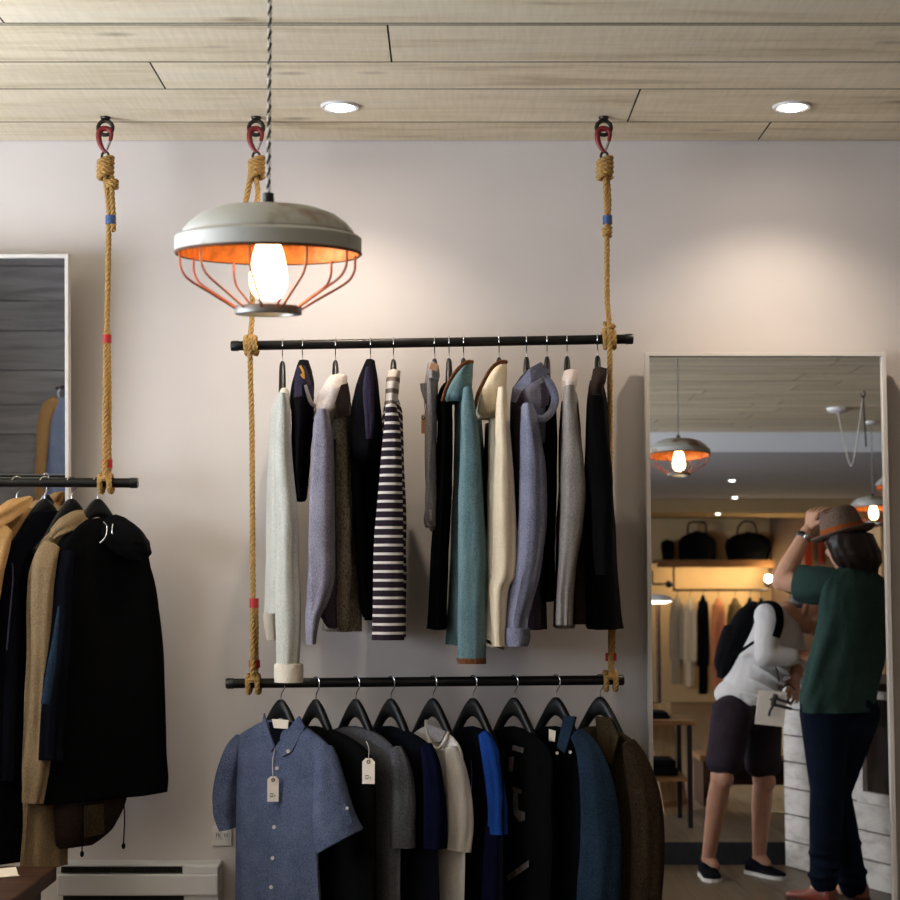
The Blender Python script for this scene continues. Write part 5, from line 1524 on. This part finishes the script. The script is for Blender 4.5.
# --- white plank counter
A = V((1.65, -3.87, 0)); D = V((.39, 1, 0)).normalized(); Rr = V((D.y, -D.x, 0))
CL, CD, CH = 1.75, .55, .93
t = thing('plank_counter', 'white-painted plank counter with a framed dark pane, seen in the mirror beside the two people', 'counter', A + D * (CL / 2) + Rr * (CD / 2))
def cbox(mb, a0, a1, d0, d1, z0, z1, mi=0):
    vs = [A + D * a + Rr * d + V((0, 0, z)) for z in (z0, z1) for a, d in ((a0, d0), (a1, d0), (a1, d1), (a0, d1))]
    return mb.add(vs, [(0, 1, 2, 3), (7, 6, 5, 4), (0, 4, 5, 1), (1, 5, 6, 2), (2, 6, 7, 3), (3, 7, 4, 0)], mi=mi)
w0, w1, wz0, wz1 = .62, .99, .384, .896
mb = MB(); z = .0; i = 0
while z < CH - .05:
    h = min(.128, CH - .035 - z)
    zz0, zz1 = z + .004, z + h - .004
    if zz1 < wz0 or zz0 > wz1: cbox(mb, 0, CL, 0, .02, zz0, zz1)
    else:
        cbox(mb, 0, w0, 0, .02, zz0, zz1); cbox(mb, w1, CL, 0, .02, zz0, zz1)
    cbox(mb, 0, .02, .021, CD, zz0, zz1)
    z += h
mb.build('planks', 'white_paint_board', t, smooth=False)
cbox(MB(), .021, CL, .021, CD, .002, CH - .04).build('carcass', 'dark_gap', t, smooth=False)
cbox(MB(), -.02, CL, -.03, CD + .02, CH - .035, CH).build('counter_top', 'dark_wood', t, smooth=False, bevel=.002)
mb = MB()
for a0, a1, z0, z1 in ((w0, w0 + .05, wz0, wz1), (w1 - .05, w1, wz0, wz1), (w0 + .05, w1 - .05, wz0, wz0 + .05), (w0 + .05, w1 - .05, wz1 - .04, wz1)):
    cbox(mb, a0, a1, -.012, .02, z0, z1)
mb.build('pane_frame', 'white_paint_board', t, smooth=False)
cbox(MB(), w0 + .05, w1 - .05, .012, .0205, wz0 + .05, wz1 - .04).build('dark_pane', 'dark_pane', t, smooth=False)
# --- raglan shirt on the grey boards, seen in the small mirror
ry = PY + .12
pk = aw(58, 388, ry)
t = thing('raglan_shirt', 'pale blue shirt with tan sleeves hung on the grey boards, in the small mirror', 'shirt', pk)
cloth_part('body', 'blue_grey_jersey', t, [(398, 52, 76, .02), (404, 48, 82, .04), (420, 47, 88, .05), (460, 48, 88, .055), (500, 48, 88, .055), (540, 48, 88, .06)], ry, .05, f=aw, fold=.012, kf=8, seed=70.2)
cloth_tube('sleeve', 'tan_canvas', t, [(57, 400, ry + .02, 5), (49, 408, ry + .03, 7), (44, 425, ry + .04, 6.5), (42, 450, ry + .04, 6), (40, 475, ry + .04, 5), (40, 500, ry + .04, 4.5)], .7, f=aw, seed=70.7)
cloth_tube('sleeve', 'tan_canvas', t, [(76, 400, ry + .02, 5), (86, 408, ry + .03, 7), (92, 425, ry + .04, 6.5), (94, 450, ry + .04, 6), (96, 500, ry + .04, 4.5)], .7, f=aw, seed=70.9)
MB().tube([V((pk.x, PY + .001, pk.z)), V((pk.x, ry + .03, pk.z))], .009, 10).build('peg', 'dark_wood', t)
MB().tube(smooth_path([V((pk.x, ry, pk.z + .012)), V((pk.x + .012, ry, pk.z)), V((pk.x, ry, pk.z - .03)), aw(60, 400, ry)], 12), .002, 6).build('hanger_hook', 'chrome', t)
# ------------------------------------------------------------------ people
def fuse(name, mb, mat, parent, voxel=.006, it=6, fac=.5):
    """melt overlapping closed limbs into one continuous skin"""
    o = mb.build(name, mat, parent)
    r = o.modifiers.new('r', 'REMESH'); r.mode = 'VOXEL'; r.voxel_size = voxel; r.use_smooth_shade = True
    s = o.modifiers.new('s', 'SMOOTH'); s.factor = fac; s.iterations = it
    dg = bpy.context.evaluated_depsgraph_get(); dg.update()
    me = bpy.data.meshes.new_from_object(o.evaluated_get(dg))
    me.name = name
    old = o.data; o.modifiers.clear(); o.data = me
    bpy.data.meshes.remove(old)
    me.polygons.foreach_set('use_smooth', [True] * len(me.polygons))
    return o
def frame(fwd, up):
    f = V(fwd).normalized(); u = (V(up) - f * V(up).dot(f)).normalized(); s = f.cross(u)
    return Matrix((s, f, u)).transposed()                 # columns: right, forward, up
def head(mb, C, fwd, up, s=1.0):
    R = frame(fwd, up); P = lambda x, y, z: C + R @ (V((x, y, z)) * s)
    mb.ball(P(0, -.012, .025), (.076 * s, .094 * s, .092 * s), 20, 14, R)          # skull
    mb.ball(P(0, .022, -.045), (.060 * s, .066 * s, .080 * s), 18, 12, R)          # face and jaw
    mb.capsule(P(0, .072, -.098), P(0, .066, -.088), .021 * s, .026 * s)           # chin
    mb.capsule(P(0, .086, .006), P(0, .103, -.032), .009 * s, .0145 * s)           # nose
    mb.capsule(P(-.018, .086, -.036), P(.018, .086, -.036), .009 * s, .009 * s)    # nostrils
    mb.capsule(P(-.036, .078, .014), P(.036, .078, .014), .014 * s, .014 * s)      # brow
    for q in (-1, 1):
        mb.ball(P(.036 * q, .062, -.036), (.024 * s, .024 * s, .022 * s), 12, 8, R)  # cheek
        mb.capsule(P(.074 * q, -.008, .012), P(.072 * q, .0, -.030), .014 * s, .010 * s)  # ear
    mb.capsule(P(-.017, .083, -.064), P(.017, .083, -.064), .0095 * s, .0095 * s)  # mouth mound
    return R, P
def face_bits(t, P, R, s=1.0):
    for q in (-1, 1):
        e = MB().ball(P(.031 * q, .079, -.006), (.0125 * s, .009 * s, .009 * s), 12, 8, R).build('eye', 'eye_white', t)
        MB().ball(P(.031 * q, .0865, -.006), .0052 * s, 10, 6).build('iris', 'eye_dark', e)
        MB().capsule(P(.016 * q, .093, .020), P(.048 * q, .080, .022), .0042 * s, .003 * s, 8).build('eyebrow', 'dark_hair', t)
    MB().capsule(P(-.019, .0895, -.064), P(.019, .0895, -.064), .0058 * s, .0058 * s, 10).build('lips', 'lip', t)
def hand(mb, W, d, n, side=1, curl=.5, L=.17, spread=.12, thumb_in=.5):
    """palm and five bent fingers: W wrist, d towards the fingers, n out of the back of the hand"""
    d = V(d).normalized(); n = (V(n) - d * V(n).dot(d)).normalized(); a = d.cross(n) * side     # a: towards the thumb
    k = L / .17
    for i in range(4):                                     # palm bones
        w = (.030 - .020 * i) * k
        mb.capsule(W + d * .012, W + d * (.082 * k) + a * w, .015 * k, .0125 * k, 10)
    for i, (w, ln) in enumerate(((.031, .066), (.011, .074), (-.010, .069), (-.029, .054))):
        b = W + d * (.083 * k) + a * (w * k)
        c = curl * (1 + .12 * i)
        dirv = (d + a * (spread * (1.2 - .8 * i))).normalized()
        p = b
        for j, (f, r0, r1) in enumerate(((.46, .0088, .008), (.31, .008, .0072), (.23, .0072, .0062))):
            ang = c * (.6 + .55 * j)
            v = (dirv * math.cos(ang) - n * math.sin(ang)).normalized()
            q = p + v * (ln * f * k)
            mb.capsule(p, q, r0 * k, r1 * k, 10); p = q
    p = W + d * (.026 * k) + a * (.022 * k)                # thumb leaves the side of the palm
    v1 = (d * .62 + a * .72 - n * (.35 * thumb_in)).normalized(); q = p + v1 * (.042 * k); mb.capsule(p, q, .0125 * k, .0105 * k, 10)
    v2 = (d * .85 + a * .28 - n * (.5 * thumb_in)).normalized(); r = q + v2 * (.032 * k); mb.capsule(q, r, .0105 * k, .0092 * k, 10)
    v3 = (d * .95 - n * (.6 * thumb_in)).normalized(); mb.capsule(r, r + v3 * (.024 * k), .0092 * k, .0078 * k, 10)
def shoe(t, heel, toe, w, h, mat, sole, name='shoe'):
    """lofted from heel to toe, sole on the ground"""
    heel, toe = V(heel), V(toe); d = (toe - heel).normalized(); s = V((d.y, -d.x, 0)); L = (toe - heel).length
    st = [(0.0, .30, .62), (.05, .42, .92), (.18, .46, 1.0), (.34, .44, .92), (.5, .46, .66), (.68, .50, .50), (.84, .46, .42), (.95, .32, .32), (1.0, .14, .2)]
    rs = catmull(st, 22); seg = 18; vs = []
    for f, a, b in rs:
        for j in range(seg):
            th = 2 * PI * j / seg; c, q = math.cos(th), math.sin(th)
            z = h * b * (.5 + .5 * math.copysign(abs(q) ** .8, q))
            vs.append(heel + d * (L * f) + s * (w * a * math.copysign(abs(c) ** .75, c)) + V((0, 0, z + .004)))
    fs = [(i * seg + j, i * seg + (j + 1) % seg, (i + 1) * seg + (j + 1) % seg, (i + 1) * seg + j) for i in range(21) for j in range(seg)]
    fs += [tuple(range(seg))[::-1], tuple(range(21 * seg, 22 * seg))]
    o = MB().add(vs, fs).build(name, mat, t)
    vs = []
    for zz in (.001, .018):
        for f, a, b in rs: vs.append(heel + d * (L * f * 1.02 - .003) + s * (w * a * 1.06) + V((0, 0, zz)))
        for f, a, b in reversed(rs): vs.append(heel + d * (L * f * 1.02 - .003) - s * (w * a * 1.06) + V((0, 0, zz)))
    n = len(vs) // 2
    fs = [tuple(range(n)), tuple(range(2 * n - 1, n - 1, -1))] + [(i, i + n, (i + 1) % n + n, (i + 1) % n) for i in range(n)]
    MB().add(vs, fs).build('sole', sole, o, smooth=False)
    return o

# ---------------- the man in the green t-shirt, raising his hat
Y0 = -2.9
J = lambda px, py, dy=0.0: am(px, py, Y0 + dy)
t = thing('person', 'person in a green t-shirt and dark jeans raising a brown hat, in the mirror', 'person', am_z(838, 897, 0))
pel, che, nkb = J(839, 700), J(850, 610), J(853, 574)
hipL, hipR = J(824, 712, .05), J(856, 712, -.05)
knL, knR = J(827, 788, .07), J(834, 792, -.06)
anL, anR = J(824, 878, .08), J(853, 884, -.05)
shL, shR = J(827, 587, .04), J(880, 588, -.10)
elL, wrL = J(781, 581, -.06), J(807, 531, -.10)
elR, wrR = J(892, 640, -.18), J(852, 662, -.30)
HC = J(843, 541, -.05)
fw, up = V((-.30, -.93, -.2)), V((-.08, -.1, 1))
mb = MB()
R, P = head(mb, HC, fw, up, .98)
mb.capsule(nkb + V((0, 0, -.03)), HC + V((.012, .02, -.05)), .062, .056)
sd = V((.055, -.025, 0))
for q in (-1, 1): mb.capsule(pel + sd * q, che + sd * q, .085, .088); mb.capsule(che + sd * q, nkb + sd * (.5 * q) + V((0, 0, -.03)), .088, .055)
mb.capsule(shL, shR, .05, .05)
mb.capsule(shL, elL, .052, .042); mb.capsule(elL, elL.lerp(wrL, .35), .043, .044); mb.capsule(elL.lerp(wrL, .3), wrL, .044, .028)
mb.capsule(shR, elR, .052, .042); mb.capsule(elR, wrR, .042, .028)
for h_, k_, a_ in ((hipL, knL, anL), (hipR, knR, anR)):
    mb.capsule(h_, k_, .085, .056); mb.capsule(k_, k_.lerp(a_, .35), .055, .058); mb.capsule(k_.lerp(a_, .3), a_, .058, .036)
    mb.capsule(a_, V((a_.x - .03, a_.y - .06, .04)), .034, .03)
hand(mb, wrL, V((.34, -.06, .9)), V((-.8, .5, .35)), -1, .7, .172, .34)
hand(mb, wrR, V((-.8, -.2, -.4)), V((.1, -.9, .3)), 1, .5, .17)
fuse('body', mb, 'skin', t, .0042, 4)
face_bits(t, P, R, .98)
# hair falling over the collar
mb = MB()
rows = [(534, 827, 874, .085), (541, 825, 877, .094), (550, 827, 880, .098), (560, 833, 882, .088), (570, 840, 880, .066), (578, 846, 876, .04)]
cloth(mb, prow(rows, Y0 + .005, .09, f=am), fold=.012, kf=13, seed=80.3, rings=36, seg=64, k=-.3, hem=.01)
mb.build('hair', 'dark_hair', t, autosmooth=70)
# t-shirt
mb = MB()
rows = [(567, 838, 870, .055), (573, 828, 880, .085), (583, 818, 890, .11), (600, 815, 894, .125), (625, 813, 894, .13), (655, 807, 890, .132), (685, 800, 884, .138), (703, 797, 880, .142), (711, 798, 880, .142)]
cloth(mb, prow(rows, Y0, .12, f=am), fold=.017, kf=6, seed=81.3, rings=56, seg=64, k=-.45, hem=.02, sq=2.2)
cloth_tube('sleeve', '', t, [(838, 583, Y0 + .05, 16), (826, 585, Y0 + .045, 18), (813, 585, Y0 + .02, 19), (801, 584, Y0 - .02, 19)], .95, fold=.006, kf=4, seed=81.9, f=am, into=mb)
cloth_tube('sleeve', '', t, [(880, 583, Y0 - .10, 15), (887, 600, Y0 - .12, 17), (891, 620, Y0 - .14, 17)], .8, fold=.006, kf=4, seed=82.3, f=am, into=mb)
mb.build('t_shirt', 'green_jersey', t, autosmooth=70)
# jeans
mb = MB()
mb.ball(pel + V((0, 0, -.02)), (.145, .10, .10)); mb.ball(J(841, 724), (.15, .115, .11))
for h_, k_, a_ in ((hipL, knL, anL), (hipR, knR, anR)):
    mb.capsule(h_, k_, .108, .075); mb.capsule(k_, k_.lerp(a_, .4), .074, .072); mb.capsule(k_.lerp(a_, .35), a_ + V((0, 0, -.005)), .072, .062)
    for i, f in enumerate((.55, .72, .86, .97)):
        q = k_.lerp(a_, f); mb.ball(q + V((.01 * (-1) ** i, .01, 0)), (.066, .066, .02))
fuse('jeans', mb, 'jeans_navy', t, .008, 4)
shoe(t, V((anL.x + .035, anL.y + .03, 0)), V((anL.x - .12, anL.y - .19, 0)), .095, .085, 'red_leather', 'dark_wood')
shoe(t, V((anR.x + .035, anR.y + .04, 0)), V((anR.x - .06, anR.y - .22, 0)), .095, .085, 'red_leather', 'dark_wood')
# hat
hc = J(843.5, 535, -.035)
HR = (Matrix.Rotation(math.radians(-13), 4, 'Y') @ Matrix.Rotation(math.radians(7), 4, 'X')).to_3x3()
prof = [(.0005, .118), (.03, .121), (.062, .125), (.079, .112), (.090, .08), (.098, .035), (.101, .004), (.118, -.001), (.138, .003), (.148, .010), (.149, .006), (.138, -.003), (.118, -.007), (.099, -.004)]
seg = 56; vs = []
for r, h in prof:
    for k in range(seg):
        a = 2 * PI * k / seg
        x, y = r * math.cos(a) * .95, r * math.sin(a) * 1.04
        z = h
        if h > .1: z -= .016 * math.exp(-(x / .028) ** 2)                     # crease along the crown
        if r > .11: z += .007 * (math.cos(a) ** 2)                             # brim rolled at the sides
        q = Matrix.Rotation(math.radians(48), 3, 'Z') @ V((x, y, z))
        vs.append(hc + HR @ q)
fs = [(i * seg + k, (i + 1) * seg + k, (i + 1) * seg + (k + 1) % seg, i * seg + (k + 1) % seg) for i in range(len(prof) - 1) for k in range(seg)]
hat = MB().add(vs, fs).build('hat', 'hat_felt', t, autosmooth=60)
vs = []
for r, h in ((.1035, .006), (.101, .036), (.098, .037), (.1, .005)):
    for k in range(seg):
        a = 2 * PI * k / seg
        vs.append(hc + HR @ (Matrix.Rotation(math.radians(48), 3, 'Z') @ V((r * math.cos(a) * .93, r * math.sin(a) * 1.04, h))))
fs = [(i * seg + k, ((i + 1) % 4) * seg + k, ((i + 1) % 4) * seg + (k + 1) % seg, i * seg + (k + 1) % seg) for i in range(4) for k in range(seg)]
MB().add(vs, fs).build('hat_band', 'hat_band', hat)
# watch
wd = (elL - wrL).normalized(); wc = wrL + wd * .03
ww = MB().tube([wc - wd * .012, wc - wd * .008, wc + wd * .008, wc + wd * .012], [.034, .0365, .0365, .034], 20).build('watch', 'black_plastic', t)
MB().ball(wc + V((.01, .034, 0)), (.018, .008, .018)).build('watch_face', 'chrome', ww)

# ---------------- the man in the white shirt, bending over the counter
Y0 = -3.5
t = thing('person', 'person in a white long-sleeved shirt and dark shorts bending forward, in the mirror', 'person', am_z(735, 876, 0))
pel, mid, che, nkb = J(747, 702), J(757, 668), J(774, 634), J(788, 614, .02)
hipL, hipR = J(733, 712, .07), J(762, 712, -.07)
knL, knR = J(721, 778, .10), J(763, 781, -.05)
anL = am(708, 850, -3.56); anL.z = .085
anR = am(759, 856, -3.62); anR.z = .085
shL, shR = J(769, 617, .14), J(788, 628, -.15)
elL, wrL = J(766, 655, .20), J(793, 657, .19)
elR, wrR = J(798, 664, -.06), J(796, 676, .06)
HC = J(808.5, 610, .03)
fw, up = V((.84, .36, -.38)), V((.36, .05, .93))
mb = MB()
R, P = head(mb, HC, fw, up, .88)
mb.capsule(nkb + V((-.03, 0, -.01)), HC + V((-.03, 0, -.035)), .058, .052)
mb.capsule(pel, mid, .112, .11); mb.capsule(mid, che, .11, .118); mb.capsule(che, nkb, .11, .06); mb.capsule(shL, shR, .055, .055)
mb.capsule(shL, elL, .048, .040); mb.capsule(elL, wrL, .040, .027)
mb.capsule(shR, elR, .048, .040); mb.capsule(elR, wrR, .040, .028)
for h_, k_, a_ in ((hipL, knL, anL), (hipR, knR, anR)):
    mb.capsule(h_, k_, .08, .050); mb.capsule(k_, k_.lerp(a_, .3), .047, .050); mb.capsule(k_.lerp(a_, .26), a_, .050, .031)
    mb.ball(k_ + V((.012, .02, 0)), (.045, .045, .05))
    mb.capsule(a_, V((a_.x + .02, a_.y + .03, .05)), .033, .032)
hand(mb, wrL, V((1, .0, .03)), V((0, .5, .85)), 1, .35, .165)
hand(mb, wrR, V((-.22, .12, -1)), V((.2, .9, .2)), -1, .55, .17)
fuse('body', mb, 'tan_skin', t, .0042, 4)
face_bits(t, P, R, .88)
# cap worn backwards, hair showing under it
mb = MB()
mb.ball(P(0, -.026, .034), (.070, .084, .076), 22, 14, R)
fuse('hair', mb, 'dark_hair', t, .006, 3)
capR = R
prof = [(.0005, .095), (.03, .092), (.058, .078), (.078, .05), (.087, .02), (.088, .012), (.084, .010)]
seg = 40; vs = []
for r, h in prof:
    for k in range(seg):
        a = 2 * PI * k / seg
        vs.append(P(r * math.cos(a) * .98, -.016 + r * 1.2 * math.sin(a), .052 + h * .82))
fs = [(i * seg + k, (i + 1) * seg + k, (i + 1) * seg + (k + 1) % seg, i * seg + (k + 1) % seg) for i in range(len(prof) - 1) for k in range(seg)]
cap = MB().add(vs, fs).build('cap', 'black_cloth', t)
vs = []
for zz in (.064, .058):
    for i in range(3):
        for k in range(11):
            a = PI + PI * k / 10; r = .084 + .028 * i
            vs.append(P(r * math.cos(a) * (.98 - .06 * i), -.016 + (r + .01 * i) * 1.15 * math.sin(a), zz - .006 * i))
n = 33
fs = [(i * 11 + k, i * 11 + k + 1, (i + 1) * 11 + k + 1, (i + 1) * 11 + k) for i in range(2) for k in range(10)]
fs += [tuple(n + q for q in f[::-1]) for f in fs]
fs += [(22 + k, 22 + k + 1, n + 22 + k + 1, n + 22 + k) for k in range(10)]
MB().add(vs, fs).build('brim', 'black_cloth', cap)
# white long-sleeved shirt
mb = MB()
mb.ball(J(745, 694), (.148, .13, .085)); mb.capsule(pel + V((0, 0, .02)), mid, .132, .13); mb.capsule(mid, che, .13, .134); mb.capsule(che, che.lerp(nkb, .55), .122, .08)
mb.capsule(shL, shR, .072, .072)
mb.capsule(shL, elL, .066, .056); mb.capsule(elL, elL.lerp(wrL, .92), .056, .042)
mb.capsule(shR, elR, .066, .054); mb.capsule(elR, elR.lerp(wrR, .3), .052, .046)
for i in range(5):                                         # folds gathered at the waist and elbow
    q = pel.lerp(che, .12 + .17 * i); mb.ball(q + V((.02, .03, -.01)), (.134 - .004 * i, .13, .018), rot=Matrix.Rotation(.35 + .1 * i, 3, 'Y'))
sh = fuse('shirt', mb, 'white_shirt', t, .0065, 4)
# shorts
mb = MB()
mb.ball(pel + V((0, 0, -.03)), (.142, .13, .11))
for h_, k_, z_ in ((hipL, knL, 0), (hipR, knR, 0)):
    e = h_.lerp(k_, .84); mb.capsule(h_ + V((0, 0, .02)), e, .10, .082, 24, 1); mb.capsule(h_.lerp(k_, .3), e, .093, .084, 24, 1)
fuse('shorts', mb, 'shorts_plum', t, .0075, 3)
shoe(t, V((anL.x - .005, anL.y - .06, 0)), V((anL.x + .0, anL.y + .18, 0)), .088, .075, 'navy_black', 'sole_white', 'slip_on_shoe')
shoe(t, V((anR.x - .04, anR.y - .05, 0)), V((anR.x + .085, anR.y + .16, 0)), .088, .075, 'navy_black', 'sole_white', 'slip_on_shoe')

# things he carries are things of their own
t = thing('backpack', 'black backpack on the back of the person in the white shirt', 'backpack', J(735, 676, -.05))
mb = MB()
cloth(mb, prow([(603, 748, 760, .05), (610, 739, 765, .10), (622, 731, 764, .12), (640, 723, 755, .125), (658, 718, 744, .12), (672, 717, 735, .10), (678, 719, 731, .06)], Y0 - .06, .12, f=am), fold=.008, kf=4, seed=90.1, rings=30)
mb.build('pack_body', 'black_cloth', t)
cloth_part('pocket', 'soft_black_cloth', t, [(626, 724, 741, .06), (640, 719, 738, .085), (660, 715, 731, .08), (670, 716, 727, .06)], Y0 - .06, .08, f=am, fold=.004, seed=90.6)
strip('shoulder_strap', 'black_cloth', t, [(757, 606, Y0 + .10), (768, 602, Y0 + .16), (777, 607, Y0 + .215), (780, 620, Y0 + .225), (777, 634, Y0 + .22), (772, 645, Y0 + .20)], .026, f=am, flat=(.28, 1))
strip('lower_strap', 'black_cloth', t, [(734, 656, Y0 + .10), (741, 651, Y0 + .155), (748, 646, Y0 + .17), (754, 642, Y0 + .17)], .012, f=am, flat=(.4, 1))
strip('loose_end', 'black_cloth', t, [(773, 664, Y0 + .17), (777, 670, Y0 + .18), (779, 682, Y0 + .185)], .006, f=am, flat=(.4, 1))
t = thing('shopping_bag', 'flat white paper bag with a black figure print, in the bending person\'s hand', 'bag', J(771, 726, .15))
bagY = Y0 + .155
plate('paper_sheet', 'paper', t, [(759, 690, bagY), (787, 692, bagY), (784, 727, bagY), (755, 724, bagY)], .012, f=am)
for pts, r in (([(776, 694), (774, 700), (773, 706)], .012), ([(773, 706), (770, 711), (769, 716)], .006), ([(774, 705), (780, 706), (792, 709)], .007), ([(775, 697), (780, 700), (790, 703)], .007), ([(774, 698), (770, 700)], .006)):
    strip('print', 'print_ink', t, [(a, b, bagY + .016) for a, b in pts], r, f=am, flat=(1, .35))
strip('bag_handle', 'cord_black', t, [(780, 691, bagY + .01), (788, 684, bagY + .01), (795, 690, bagY + .01)], .004, f=am)
